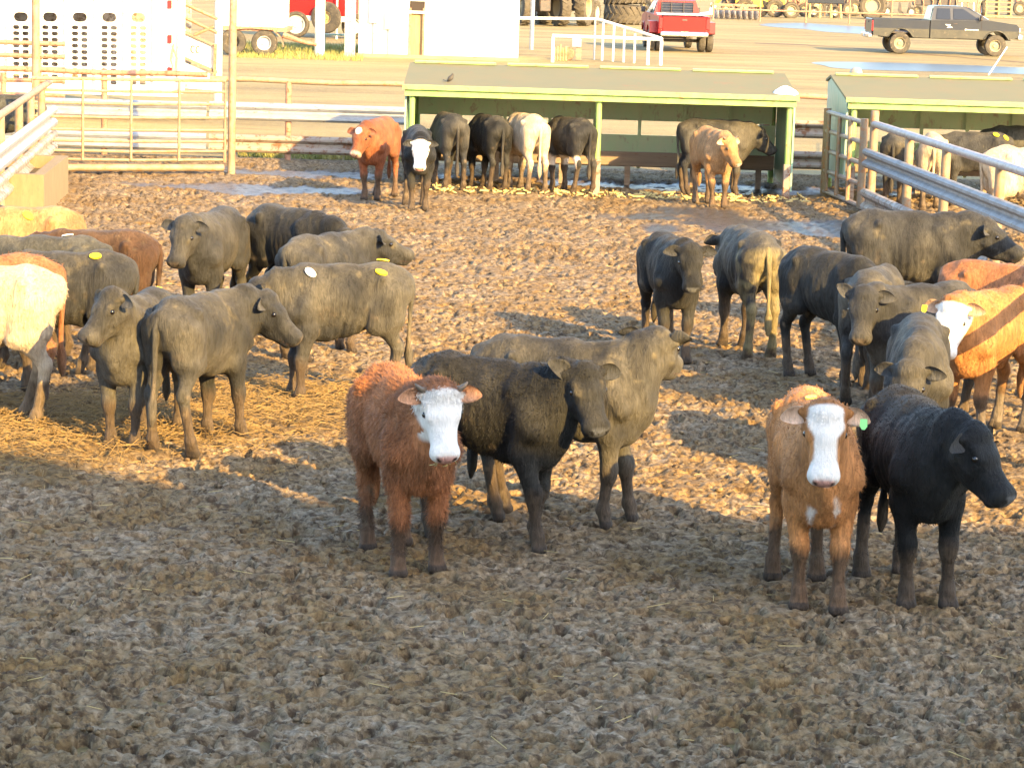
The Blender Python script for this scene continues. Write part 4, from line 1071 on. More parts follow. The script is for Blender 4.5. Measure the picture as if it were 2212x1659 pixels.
def surface_nets(fld, org, vs):
    """iso surface (level 0) of a field sampled on a grid"""
    neg = fld < 0
    nx, ny, nz = fld.shape
    c = np.zeros((nx - 1, ny - 1, nz - 1), dtype=np.int8)
    for i in (0, 1):
        for j in (0, 1):
            for k in (0, 1):
                c += neg[i:nx - 1 + i, j:ny - 1 + j, k:nz - 1 + k]
    act = (c > 0) & (c < 8)
    idx = np.argwhere(act)
    vid = np.full(act.shape, -1, dtype=np.int64); vid[act] = np.arange(len(idx))
    cor = {}
    for i in (0, 1):
        for j in (0, 1):
            for k in (0, 1): cor[(i, j, k)] = fld[idx[:, 0] + i, idx[:, 1] + j, idx[:, 2] + k]
    acc = np.zeros((len(idx), 3)); cnt = np.zeros(len(idx))
    E = []
    for p in cor:
        for ax in range(3):
            if p[ax] == 0:
                q = list(p); q[ax] = 1; E.append((p, tuple(q)))
    for p, q in E:
        a, b = cor[p], cor[q]; mk = (a < 0) != (b < 0)
        t = a[mk] / (a[mk] - b[mk])
        acc[mk] += np.array(p) + t[:, None] * (np.array(q) - np.array(p)); cnt[mk] += 1
    V = org + (idx + acc / cnt[:, None]) * vs
    Q = []
    for ax in range(3):
        sl0 = [slice(None)] * 3; sl1 = [slice(None)] * 3
        sl0[ax] = slice(0, -1); sl1[ax] = slice(1, None)
        a, b = neg[tuple(sl0)], neg[tuple(sl1)]
        e = np.argwhere(a != b)
        u, w = [(1, 2), (2, 0), (0, 1)][ax]
        lim = np.array(act.shape)
        ok = (e[:, u] > 0) & (e[:, w] > 0) & (e[:, u] < lim[u]) & (e[:, w] < lim[w])
        e = e[ok]
        fl = a[e[:, 0], e[:, 1], e[:, 2]]
        def g(du, dw):
            t = e.copy(); t[:, u] += du; t[:, w] += dw
            return vid[t[:, 0], t[:, 1], t[:, 2]]
        q = np.stack([g(-1, -1), g(0, -1), g(0, 0), g(-1, 0)], 1)
        q[~fl] = q[~fl][:, ::-1]
        Q.append(q)
    return V, np.concatenate(Q)

class Sdf:
    def __init__(s): s.P = []
    def add(s, a, b, ra, rb, sc=(1, 1, 1), k=.05, fr=None):
        if fr is None: a = (a[0] * XS, a[1], a[2] + LIFT * min(1, max(0, (a[2] - .1) / .4))); b = (b[0] * XS, b[1], b[2] + LIFT * min(1, max(0, (b[2] - .1) / .4)))
        s.P.append((np.array(a, float), np.array(b, float), ra, rb, np.array(sc, float), k, fr))
    def mesh(s, vs):
        lo = np.array([9., 9., 9.]); hi = -lo; BB = []
        for a, b, ra, rb, sc, k, fr in s.P:
            r = max(ra, rb); e = r / sc + abs(k) + .03
            if fr is None:
                l_ = np.minimum(a, b) - e; h_ = np.maximum(a, b) + e
            else:
                o, A = fr; rr = (r / sc).max() + abs(k) + .03
                wa, wb_ = o + A.T @ a, o + A.T @ b
                l_ = np.minimum(wa, wb_) - rr; h_ = np.maximum(wa, wb_) + rr
            BB.append((l_, h_)); lo = np.minimum(lo, l_); hi = np.maximum(hi, h_)
        n = np.ceil((hi - lo) / vs).astype(int) + 2
        fld = np.full(n, .6, dtype=np.float32)
        ax = [lo[i] + np.arange(n[i]) * vs for i in range(3)]
        for (a, b, ra, rb, sc, k, fr), (l_, h_) in zip(s.P, BB):
            i0 = np.clip(((l_ - lo) / vs).astype(int), 0, n); i1 = np.clip(((h_ - lo) / vs).astype(int) + 2, 0, n)
            X = np.stack(np.meshgrid(ax[0][i0[0]:i1[0]], ax[1][i0[1]:i1[1]], ax[2][i0[2]:i1[2]], indexing='ij'), -1).astype(np.float32)
            if fr is not None: X = (X - fr[0].astype(np.float32)) @ fr[1].T.astype(np.float32)
            X = X * sc.astype(np.float32); A_, B_ = (a * sc).astype(np.float32), (b * sc).astype(np.float32)
            ba = B_ - A_; l2 = max(float(ba @ ba), 1e-9)
            pa = X - A_; h = np.clip((pa @ ba) / l2, 0, 1)
            d = np.sqrt(((pa - h[..., None] * ba) ** 2).sum(-1)) - (ra + (rb - ra) * h)
            d = d / float(sc.max() ** .5)
            sub = fld[i0[0]:i1[0], i0[1]:i1[1], i0[2]:i1[2]]
            if k < 0:
                kk = -k; hh = np.clip(.5 - .5 * (sub + d) / kk, 0, 1)
                fld[i0[0]:i1[0], i0[1]:i1[1], i0[2]:i1[2]] = sub * (1 - hh) - d * hh + kk * hh * (1 - hh)
                continue
            hh = np.clip(.5 + .5 * (sub - d) / k, 0, 1)
            fld[i0[0]:i1[0], i0[1]:i1[1], i0[2]:i1[2]] = sub * (1 - hh) + d * hh - k * hh * (1 - hh)
        return surface_nets(fld, lo, vs)

XS = .80; LIFT = .055; SCL = .965
BLACK = (.010, .011, .012); MUDC = (.080, .058, .040)
COATS = {
    'black': dict(c=BLACK, dust=(.06, .058, .05), muzzle=(.11, .115, .12)),
    'charcoal': dict(c=(.036, .039, .039), dust=(.11, .105, .085), muzzle=(.07, .065, .06)),
    'dusty': dict(c=(.030, .031, .032), dust=(.090, .083, .066), muzzle=(.10, .08, .06)),
    'brown_black': dict(c=(.055, .03, .018), dust=(.12, .08, .05), muzzle=(.06, .05, .045)),
    'red': dict(c=(.27, .115, .052), dust=(.31, .16, .085), muzzle=(.52, .27, .22)),
    'darkred': dict(c=(.19, .065, .03), dust=(.28, .12, .06), muzzle=(.2, .13, .11)),
    'orange': dict(c=(.36, .16, .058), dust=(.40, .21, .09), muzzle=(.55, .30, .25)),
    'red_for_shade': dict(c=(.38, .150, .062), dust=(.40, .19, .09), muzzle=(.52, .27, .22)),  # red coat lightened to offset the shade its calf stands in
    'orange_for_shade': dict(c=(.47, .205, .070), dust=(.48, .24, .10), muzzle=(.55, .30, .25)),  # orange coat lightened to offset the shade its steer stands in
    'tan': dict(c=(.31, .17, .075), dust=(.36, .22, .11), muzzle=(.45, .36, .3)),
    'cream': dict(c=(.46, .37, .26), dust=(.38, .27, .16), muzzle=(.5, .36, .3)),
}
WHITE = (.74, .70, .64)
COW_GROUP = 'feeder cattle standing in the pens'
SEED = [100]

def cow(label, pos, h, s=1.0, coat='black', neck=(0, 25), head=(0, 50, 0), face=None, res=.018, horns=0.0, tags=(), eartag=None,
        white_belly=False, socks=False, legs=None, hair=0, hairlen=.03, tail=True, fat=.84, dustiness=.5, tailsway=0.0, manure=False, muddy=.33, chest=False, neckl=.40, group=None, brisket=1.0, eard=.0, wisp=False, oneh=False):
    s = s * SCL; SEED[0] += 1; sd = SEED[0]; rg = np.random.default_rng(sd)
    C = COATS[coat]
    D = Sdf()
    w = 1.16 / fat
    # trunk
    D.add((.36, 0, .845), (-.05, 0, .835), .265, .285, (1, w, 1), .06)
    D.add((-.05, 0, .83), (-.38, 0, .875), .285, .232, (1, w * 1.02, 1), .08)
    D.add((.36, 0, 1.09), (.05, 0, 1.06), .065, .075, (1, 1, 1), .10)
    D.add((.05, 0, 1.065), (-.52, 0, 1.095), .075, .075, (1, .8, 1), .09)
    D.add((-.44, 0, .95), (-.62, 0, .94), .215, .17, (1, 1.05, 1), .08)
    D.add((-.62, 0, 1.07), (-.74, 0, 1.05), .06, .042, k=.07)
    for sy in (-1, 1):
        D.add((-.43, .185 * sy, 1.055), (-.41, .16 * sy, 1.0), .042, .05, k=.035)
        D.add((-.70, .09 * sy, 1.0), (-.66, .10 * sy, .93), .045, .065, k=.06)
        D.add((-.57, .11 * sy, .92), (-.57, .125 * sy, .70), .14, .11, (1, 1.1, 1), .035)
        D.add((-.46, .115 * sy, .88), (-.37, .145 * sy, .645), .15, .088, (1, 1.15, 1), .032)
        D.add((.27, .11 * sy, 1.0), (.47, .155 * sy, .76), .08, .095, (1, 1.0, 1), .032)
        D.add((.41, .14 * sy, .80), (.36, .14 * sy, .60), .11, .08, (1, 1.1, 1), .03)
    D.add((.52, 0, .78), (.47, 0, .615), .15, .115 * brisket, (1, 1.0, 1), .07)
    D.add((.44, 0, .59), (.15, 0, .565), .085, .07, (1, .8, 1), .10)
    if white_belly or rg.random() < .5: D.add((-.22, 0, .555), (-.30, 0, .52), .045, .03, k=.08)
    # hollows: flank in front of the hip, behind the shoulder, between the thighs
    for sy in (-1, 1):
        yy = .245 * fat / .84
        D.add((-.27, (yy + .075) * sy, 1.00), (-.35, (yy + .065) * sy, .92), .085, .075, k=-.06)
        D.add((.21, (yy + .085) * sy, .92), (.19, (yy + .085) * sy, .72), .065, .07, k=-.05)
        D.add((.60, (yy + .02) * sy, 1.02), (.56, (yy + .02) * sy, .84), .06, .06, k=-.05)
        D.add((-.24, (yy + .02) * sy, .60), (-.34, (yy + .0) * sy, .56), .05, .05, k=-.05)
    D.add((-.84, 0, .90), (-.78, 0, .62), .05, .06, k=-.05)
    # legs: hoof offsets (front left, front right, hind left, hind right)
    L = legs or [(0, 0), (0, 0), (0, 0), (0, 0)]
    jit = rg.normal(0, .035, (4, 2)) * (1.3, .5)
    feet = []
    for q in range(4):
        sy = 1 if q % 2 == 0 else -1; ox, oy = L[q][0] + jit[q][0], L[q][1] + jit[q][1]; lift = L[q][2] if len(L[q]) > 2 else 0.0
        if q < 2:
            el = np.array((.37, .14 * sy, .60)); kn = np.array((.41 + ox * .55 + lift * .5, .118 * sy + oy * .5, .345 + lift * .3)); fe = np.array((.40 + ox, .112 * sy + oy, .125 + lift)); ho = np.array((.435 + ox - lift * .3, .115 * sy + oy, .045 + lift))
            D.add(el, kn, .082, .050, k=.05); D.add(kn + (.008, 0, .02), kn + (.004, 0, -.03), .056, .048, k=.03)
            D.add(kn, fe, .042, .035, k=.03)
        else:
            st = np.array((-.42, .15 * sy, .62)); hk = np.array((-.665 + ox * .6, .12 * sy + oy * .6, .44 + lift * .5)); fe = np.array((-.60 + ox, .13 * sy + oy, .13 + lift)); ho = np.array((-.555 + ox, .13 * sy + oy, .045 + lift))
            D.add((-.50, .135 * sy, .64), hk + (.02, 0, .02), .10, .048, (1, 1.1, 1), .05); D.add(hk + (-.02, 0, .035), hk, .036, .05, k=.03)
            D.add(hk, fe, .045, .036, k=.03)
        D.add(fe, fe + (.02, 0, -.02), .047, .044, k=.03)
        for t in (-1, 1): D.add(fe + (.01, t * .012, -.03), ho + (.0, t * .024, -.015), .036, .040, k=.015)
        feet.append(ho)
    # neck and head
    ny, npz = R(neck[0]), R(neck[1])
    nd = np.array((math.cos(npz) * math.cos(ny), math.cos(npz) * math.sin(ny), math.sin(npz)))
    nb = np.array((.46, 0, .94)); O = nb + nd * neckl
    mid = nb + nd * neckl * .5
    O = O * (XS, 1, 1) + (0, 0, LIFT)
    yw, pt, rl = R(head[0]), R(head[1]), R(head[2] if len(head) > 2 else 0)
    X = np.array((math.cos(yw) * math.cos(pt), math.sin(yw) * math.cos(pt), -math.sin(pt)))
    Y = np.array((-math.sin(yw), math.cos(yw), 0)); Z = np.cross(X, Y)
    Y, Z = Y * math.cos(rl) + Z * math.sin(rl), Z * math.cos(rl) - Y * math.sin(rl)
    fr = (O, np.stack([X, Y, Z]))
    loc = lambda p: O + np.array(p) @ fr[1]
    throat = loc((.08, 0, -.11)) / (XS, 1, 1) - (0, 0, LIFT); back = loc((-.02, 0, -.03)) / (XS, 1, 1) - (0, 0, LIFT)
    D.add((.40, 0, .98), mid + (0, 0, .05), .16, .135, (1, 1.15, 1), .08)
    D.add(mid + (0, 0, .05), back, .125, .088, (1, 1.1, 1), .07)
    D.add((.44, 0, .82), mid + (0, 0, -.08), .19, .135, (1, 1.2, 1), .08)
    D.add(mid + (0, 0, -.08), throat, .125, .075, (1, 1.15, 1), .07)
    dl = np.array((.60, 0, .66)) + nd * .02
    D.add(dl, mid * .7 + np.array(throat) * .3 + (0, 0, -.14), .055 * brisket, .05, (1, 1.7, 1), .07)
    hl = .88; hs = 1.0
    def hd(a, b_, ra, rb, sc=(1, 1, 1), k=.04): D.add((a[0] * hl, a[1] * hs, a[2] * hs), (b_[0] * hl, b_[1] * hs, b_[2] * hs), ra * hs, rb * hs, sc, k * .8, fr)
    hd((.02, 0, -.022), (.15, 0, -.030), .112, .102, (1, .90, 1.06), .03)
    hd((.14, 0, -.050), (.40, 0, -.064), .092, .072, (1, .90, 1.0), .035)
    hd((.045, 0, -.130), (.20, 0, -.135), .104, .088, (1, 1.12, 1), .025)
    hd((.20, 0, -.130), (.38, 0, -.118), .082, .064, (1, 1.1, 1), .025)
    hd((-.02, 0, .045), (.03, 0, .054), .055, .05, (1, .65, 1), .04)
    hd((.418, -.034, -.066), (.418, .034, -.066), .059, .059, (1.15, 1.0, .95), .05)
    hd((.405, -.024, -.136), (.405, .024, -.136), .042, .042, (1.15, 1, 1.15), .016)
    for sy in (-1, 1):
        hd((.10, .092 * sy, .016), (.175, .088 * sy, .004), .032, .024, k=.025)
        hd((.07, .074 * sy, -.10), (.17, .060 * sy, -.11), .062, .052, k=.03)
        hd((.445, .050 * sy, -.030), (.452, .056 * sy, -.050), .026, .022, k=.012)
        hd((0, .10 * sy, .0), (-.01, .135 * sy, -.005), .036, .03, k=.03)
    V, F = D.mesh(res / s)
    V = V.astype(np.float64)
    nbody = len(V)
    if res < .02:
        tm = mesh_from('t', V, F); tn = np.empty(nbody * 3, dtype=np.float32); tm.vertex_normals.foreach_get('vector', tn); bpy.data.meshes.remove(tm)
        tn = tn.reshape(-1, 3)
        wr_ = np.clip((V[:, 0] - .30) / .08, 0, 1) * (1 - np.clip(((V - O) @ fr[1].T)[:, 0] / .05 + 1, 0, 1)); rb_ = np.clip((V[:, 0] + .26) / .05, 0, 1) * np.clip((.14 - V[:, 0]) / .05, 0, 1) * np.clip((1.0 - V[:, 2]) / .1, 0, 1)
        q = .020 * wr_ * (fbm(V[:, 0] * 26 + V[:, 2] * 7 + sd, V[:, 1] * 9, V[:, 2] * 2.5, 2, 14) - .5) + .0045 * rb_ * np.sin(V[:, 0] * 95 + 8 * V[:, 2]) + (fbm(V[:, 0] * 11 + sd, V[:, 1] * 11, V[:, 2] * 5, 3, 4) - .5) * .030 + (fbm(V[:, 0] * 4 + sd, V[:, 1] * 4, V[:, 2] * 3, 2, 7) - .5) * .03
        tr = np.clip((V[:, 2] - .5) * 6, 0.15, 1) * np.where(((V - O) @ fr[1].T)[:, 0] > -.02, .25, 1)
        V = V + tn * (q * tr)[:, None]
    body_reg = np.zeros(nbody, dtype=int)
    # ears and tail are further closed surfaces of the same body mesh
    EV, EF, off = [V], [], nbody
    Fl = [F]
    for sy in (-1, 1):
        ed = eard[0 if sy < 0 else 1] if isinstance(eard, tuple) else eard; e = np.array((.10 + ed, sy * 1.0, -.10 - ed * .6)); e /= np.linalg.norm(e)
        up = np.array((-.80, 0, .58)); up -= e * (up @ e); up /= np.linalg.norm(up); nn = np.cross(e, up) * sy
        base = np.array((.0, .102 * sy, -.008)); nu, nv = 12, 8
        T = np.linspace(0, 1, nu); ring = []
        for side in (1, -1):
            for i, t in enumerate(T):
                wd_ = .056 * (math.sin(math.pi * min(1, (t * .86 + .14))) ** .7) * (1 - .25 * t) + .006
                for j in range(nv):
                    q = -1 + 2 * j / (nv - 1)
                    cup = .030 * (q * q) * math.sin(math.pi * min(1, t * 1.0 + .05))
                    th = .006 * (1 - q * q) * (1 - t * .6)
                    ring.append(base + e * (.165 * t) + up * (wd_ * q + .012 * math.sin(t * 3)) + nn * (cup + side * (th + .0015)))
        ring = np.array(ring) @ fr[1] + O
        fs = []
        for sd_ in (0, 1):
            o_ = off + sd_ * nu * nv
            for i in range(nu - 1):
                for j in range(nv - 1):
                    a = o_ + i * nv + j; q = [a, a + 1, a + nv + 1, a + nv]
                    fs.append(q if sd_ == (0 if sy > 0 else 1) else q[::-1])
        m_ = nu * nv
        for i in range(nu - 1):
            for j in (0, nv - 1):
                a = off + i * nv + j; fs.append([a, a + nv, a + nv + m_, a + m_])
        for j in range(nv - 1):
            a = off + (nu - 1) * nv + j; fs.append([a, a + 1, a + 1 + m_, a + m_])
        EV.append(ring); Fl.append(np.array(fs)); off += len(ring)
        body_reg = np.concatenate([body_reg, np.repeat([1, 2], nu * nv)])
    if tail:
        pts = [(XS * a_, b_, c_ + LIFT) for a_, b_, c_ in [(-.72, 0, 1.05), (-.775, .0, 1.03), (-.80, tailsway * .2, .95), (-.79, tailsway * .5, .80), (-.775, tailsway * .8, .62), (-.775, tailsway, .46), (-.78, tailsway, .38), (-.785, tailsway, .27), (-.79, tailsway, .20)]]
        rr = [.035, .034, .03, .024, .019, .02, .038, .034, .008]
        t = MB(); t.tube(pts, rr, 8)
        tv = np.array([tuple(v) for v in t.V]); tv[:, :2] += rg.normal(0, .003, (len(tv), 2))
        tf = [f for f in t.F]
        tq = np.array([f for f in tf if len(f) == 4]) + off
        EV.append(tv); Fl.append(tq); off += len(tv); body_reg = np.concatenate([body_reg, np.full(len(tv), 3)])
    V = np.concatenate(EV); F = np.concatenate(Fl)
    # colours: the coat's own pattern, dust, dried mud
    Hd = (V - O) @ fr[1].T
    Hd = Hd * np.array((.93 / hl, 1 / hs, 1 / hs))
    n1 = fbm(V[:, 0] * 6 + sd, V[:, 1] * 6, V[:, 2] * 6, 3, 1)
    n2 = fbm(V[:, 0] * 2.2 + sd, V[:, 1] * 2.2, V[:, 2] * 2.2, 3, 2)
    n2b = fbm(V[:, 0] * 3.1 - sd, V[:, 1] * 3.1, V[:, 2] * 1.6, 3, 12)
    n3 = fbm(V[:, 0] * 14 + sd, V[:, 1] * 14, V[:, 2] * 14, 2, 6)
    col = np.tile(np.array(C['c']), (len(V), 1))
    def mixc(mask, c):
        nonlocal col
        mask = np.clip(mask, 0, 1)[:, None]; col = col * (1 - mask) + np.array(c) * mask
    mixc(np.clip((n2 - .44) * 5, 0, 1) * dustiness * 1.2, C['dust'])
    mixc(np.clip((n2b - .52) * 6, 0, 1) * .6, tuple(x * .5 for x in C['c']))
    mixc(np.clip((n3 - .62) * 9, 0, 1) * np.clip((n1 - .5) * 6, 0, 1) * np.clip((V[:, 2] - .85) * 5, 0, 1) * dustiness * .5, (.22, .18, .10))
    mixc(np.clip((V[:, 2] - 1.0) * 4, 0, 1) * np.clip((n1 - .45) * 4, 0, 1) * dustiness * .8 * (V[:, 0] < .4), C['dust'])
    ishead = ((Hd[:, 0] > -.03) & (np.abs(Hd[:, 1]) < .155) & (Hd[:, 2] > -.24) & (Hd[:, 2] < .16) & (Hd[:, 0] < .60) & (body_reg == 0))
    hm = ishead.astype(float)
    if face == 'white':
        mixc(hm * np.clip((Hd[:, 0] + .012 + (n1 - .5) * .05) / .02, 0, 1) * np.clip((Hd[:, 2] + .135 + (Hd[:, 0] > .2) * .06 + (n1 - .5) * .05) / .03, 0, 1), WHITE)
    elif face == 'blaze':
        q_ = np.clip((Hd[:, 0] - .11) / .07, 0, 1); q2 = np.clip((Hd[:, 0] - .30) / .08, 0, 1)
        wd_ = .112 * (1 - q_) + .070 * q_ * (1 - q2) + .14 * q2
        mixc(hm * np.clip((wd_ + (n1 - .5) * .04 + (n3 - .5) * .02 - np.abs(Hd[:, 1])) / .016, 0, 1) * np.clip((Hd[:, 2] + .085 + q2 * .2 - (1 - q_) * .05) / .03, 0, 1) * np.clip((Hd[:, 0] + .03 + (n1 - .5) * .04) / .02, 0, 1), WHITE)
    elif face == 'patch':
        mixc(hm * np.clip((.06 - np.sqrt((Hd[:, 0] - .05) ** 2 + (Hd[:, 1] * 1.0) ** 2) + (n1 - .5) * .03) / .012, 0, 1) * (Hd[:, 2] > 0), WHITE)
        mixc(hm * np.clip((Hd[:, 0] - .36) / .03, 0, 1) * .6, (.5, .42, .38))
    # muzzle, nostrils, mouth
    pad = hm * np.clip((Hd[:, 0] - .425 + (Hd[:, 2] < -.05) * .01) / .015, 0, 1) * np.clip((.068 - np.abs(Hd[:, 1]) + (Hd[:, 2] + .05) * .25) / .014, 0, 1) * np.clip((Hd[:, 2] + .112) / .012, 0, 1) * np.clip((.012 - Hd[:, 2]) / .012, 0, 1)
    mixc(pad, C['muzzle'] if face not in ('white', 'blaze') else (.60, .32, .27))
    for sy in (-1, 1):
        yy = Hd[:, 1] - sy * (.050 + (Hd[:, 2] + .04) * .35)
        mixc(hm * np.clip((1.15 - np.sqrt((yy / .013) ** 2 + ((Hd[:, 2] + .042) / .022) ** 2)) / .35, 0, 1) * (Hd[:, 0] > .43), tuple(x * .10 for x in C['muzzle']))
        mixc(hm * np.clip((.026 - np.sqrt((Hd[:, 0] - .137) ** 2 + (Hd[:, 2] + .010) ** 2)) / .010, 0, 1) * (Hd[:, 1] * sy > .04) * .75, tuple(x * .30 for x in C['c']))
    mixc(hm * np.clip((.0065 - np.abs(Hd[:, 2] + .114 - np.clip(Hd[:, 0] - .43, -.2, .1) * .25)) / .004, 0, 1) * (Hd[:, 0] > .31) * .8, (.06, .04, .035))
    # ear insides
    inner = np.isin(body_reg, (1,))
    mixc(inner * .75, {'orange_for_shade': (.66, .48, .36), 'red_for_shade': (.5, .27, .16), 'orange': (.50, .34, .24), 'tan': (.5, .36, .24), 'cream': (.6, .45, .35), 'red': (.36, .19, .11)}.get(coat, tuple(min(.4, x * 1.3 + .03) for x in C['c'])))
    if white_belly:
        mixc(np.clip((.60 - V[:, 2] + (n1 - .5) * .16) / .03, 0, 1) * (V[:, 2] > .42) * (np.abs(V[:, 0] + .1) < .42), (.68, .60, .50))
    if chest:
        q = np.sqrt(((np.abs(V[:, 1]) - .085 + (V[:, 1] > 0) * .02) / .045) ** 2 + ((V[:, 2] - .62 - (V[:, 1] > 0) * .03) / .13) ** 2)
        mixc(np.clip((.75 - q + (n1 - .5) * 3.2 + (n3 - .5) * 1.2) / .5, 0, 1) * (V[:, 0] > .30) * (body_reg == 0) * (~ishead) * .8, WHITE)
    leg = (V[:, 2] < .62) & (body_reg != 3)
    if socks: mixc(np.clip((.30 - V[:, 2] + (n1 - .5) * .06) / .03, 0, 1) * leg, WHITE)
    # dried mud on legs, hooves, belly and rump
    mixc(np.clip((muddy + .10 - V[:, 2] + (n1 - .5) * .24) / .10, 0, 1) * leg * (.9 if coat != 'black' else .8), MUDC)
    mixc((V[:, 2] < .060) * .85, (.045, .036, .03))
    mixc(np.clip((n3 - .66) * 9, 0, 1) * np.clip((.95 - V[:, 2]) * 2, 0, 1) * (V[:, 0] < .2) * .6 * (~ishead), (.17, .13, .085))
    if manure:
        mk = np.clip((n1 - .40) * 7, 0, 1) * (V[:, 0] < -.36) * np.clip((1.12 - V[:, 2]) / .1, 0, 1)
        mixc(mk * .9, (.20, .165, .085)); mixc((body_reg == 3) * .85, (.19, .155, .08))
    elif tail: mixc((body_reg == 3) * np.clip((.55 - V[:, 2]) * 3, 0, 1) * .55, (.13, .105, .075))
    name = 'cow' if True else ''
    me = mesh_from(name, V, F, M['coat'], True)
    a = me.attributes.new('coat', 'FLOAT_COLOR', 'POINT')
    cc = np.ones((len(V), 4), dtype=np.float32); cc[:, :3] = col; a.data.foreach_set('color', cc.ravel())
    o = bpy.data.objects.new('cow', me); COL.objects.link(o)
    o.location = (pos[0], pos[1], -.015); o.rotation_euler = (0, 0, R(h - 90)); o.scale = (s, s, s)
    tag(o, label, 'cow', group or COW_GROUP)
    nrm = np.empty(len(V) * 3, dtype=np.float32); me.vertices.foreach_get('normal', nrm) if False else None
    def child(nm, mb, mat, smooth=True):
        mm = mesh_from(nm, np.array([tuple(v) for v in mb.V]), mb.F, mat, smooth)
        c = bpy.data.objects.new(nm, mm); COL.objects.link(c); c.parent = o
        return c
    # eyes
    for sy in (-1, 1):
        mb = MB(); prof = [(.022 * math.sin(math.pi * i / 8), -.022 * math.cos(math.pi * i / 8)) for i in range(9)]
        prof[0] = (.001, -.022); prof[-1] = (.001, .022)
        mb.lathe(prof, loc((.137 * hl / .93, .107 * sy * hs, -.010)), loc((.148, 1 * sy, .1)) - loc((.148, 0, 0)), 12)
        child('eye', mb, M['eye'])
    if horns:
        for sy in ((-1,) if oneh else (-1, 1)):
            q_ = .5 + .5 * horns
            P = [loc(p) for p in ((-.01, .085 * sy, .03), (-.025, .120 * sy, .052), (-.025 - .055 * q_, (.125 + .025 * q_) * sy, .052 + .05 * q_), (-.02 - .12 * q_, (.115 + .02 * q_) * sy, .055 + .10 * q_))]
            if horns < .2: P = [loc(t_) for t_ in ((-.01, .085 * sy, .03), (-.015, .125 * sy, .045), (-.03, .15 * sy, .06), (-.045, .165 * sy, .07))]
            mb = MB(); mb.tube(P, [.022, .019, .013, .004], 10); child('horn', mb, M['horn'])
    vn = np.zeros((len(V), 3), dtype=np.float32)
    me.vertex_normals.foreach_get('vector', vn.ravel()) if False else None
    tmp = np.empty(len(V) * 3, dtype=np.float32)
    me.vertex_normals.foreach_get('vector', tmp); vn = tmp.reshape(-1, 3)
    # paper tags glued on the rump or back
    for (tx, ty, tz, kind) in tags:
        up = vn[:nbody, 2] > .25
        dd = (V[:nbody, 0] - tx) ** 2 + (V[:nbody, 1] - ty) ** 2 + .3 * (V[:nbody, 2] - tz) ** 2 + (~up) * 5
        i = int(dd.argmin()); p = V[i]; nv_ = Vector(vn[i]).normalized()
        t1 = nv_.cross(Vector((.3, .9, .1))).normalized(); t2 = nv_.cross(t1)
        mb = MB(); pts = [(math.cos(q) * .050 * (1 if abs(math.cos(q)) < .8 else 1.1), math.sin(q) * .036) for q in np.linspace(0, 2 * math.pi, 12, endpoint=False)]
        mb.prism(pts, Vector(p) + nv_ * .008, t1, t2, nv_, 0, .012)
        child('back_tag', mb, M['tag_' + kind], False)
    if eartag:
        sy, kind = eartag
        ed = eard[0 if sy < 0 else 1] if isinstance(eard, tuple) else eard; e = np.array((.10 + ed, sy, -.10 - ed * .6)); e /= np.linalg.norm(e)
        c0 = np.array((.0, .102 * sy, -.008)) + e * .12 + np.array((.058, 0, .06))
        mb = MB(); P0 = loc(c0); u_ = Vector(fr[1][1] * sy); v_ = Vector(fr[1][2] * .3 - fr[1][0]).normalized(); w_ = u_.cross(v_)
        mb.prism([(-.008, .02), (.008, .02), (.022, 0), (.02, -.042), (-.02, -.042), (-.022, 0)], P0, u_, -v_, w_, -.003, .003)
        child('ear_tag', mb, M['tag_' + kind], False)
    if wisp:
        mb = MB()
        for k in range(7):
            c0 = np.array((.385, rg.normal(0, .03), -.118)); d_ = np.array((.02 + .02 * rg.random(), rg.normal(0, .018), -.012 - .02 * rg.random()))
            mb.tube([loc(c0), loc(c0 + d_), loc(c0 + d_ * 1.6 + (-.02, 0, 0))], .0035, 5)
        child('hay_wisp', mb, M['straw'])
    if hair:
        # shaggy winter coat: thin locks lying along the body
        ok = np.where((V[:nbody, 2] > .16) & ~((Hd[:nbody, 0] > .10) & ishead[:nbody]))[0]
        pk = rg.choice(ok, hair)
        p = V[pk] + rg.normal(0, .006, (hair, 3)); nv_ = vn[pk]
        flow = np.tile(np.array((-.35, 0, -1.0)), (hair, 1)) + rg.normal(0, .45, (hair, 3))
        top = V[pk, 2] > 1.02; flow[top] = np.array((-1, 0, .1)) + rg.normal(0, .6, (top.sum(), 3))
        poll = ishead[pk]; flow[poll] = fr[1][0] * .6 + rg.normal(0, .7, (poll.sum(), 3))
        flow -= nv_ * (flow * nv_).sum(1)[:, None]; flow /= np.linalg.norm(flow, axis=1)[:, None] + 1e-6
        ln = hairlen * (.6 + .8 * rg.random(hair)); ln[poll] *= .65
        sd_ = np.cross(nv_, flow); wv = (.0022 + .0022 * rg.random(hair))[:, None]
        lift = (.22 + .25 * rg.random(hair))[:, None]
        tip = p + flow * ln[:, None] + nv_ * ln[:, None] * lift
        HV = np.stack([p - sd_ * wv - nv_ * .004, p + sd_ * wv - nv_ * .004, tip], 1).reshape(-1, 3)
        HF = np.arange(hair * 3).reshape(-1, 3)
        hm_ = mesh_from('hair', HV, HF, M['coat'], False)
        a = hm_.attributes.new('coat', 'FLOAT_COLOR', 'POINT')
        hc = np.ones((hair * 3, 4), dtype=np.float32); hc[:, :3] = np.repeat(col[pk] * (np.where(poll, .88, .7) + .3 * rg.random(hair))[:, None], 3, 0); a.data.foreach_set('color', hc.ravel())
        c = bpy.data.objects.new('hair', hm_); COL.objects.link(c); c.parent = o
    return o

def gp(px, py): p = at(px, py); return (p.x, p.y)
NEAR, MID, FAR = .0135, .0165, .021
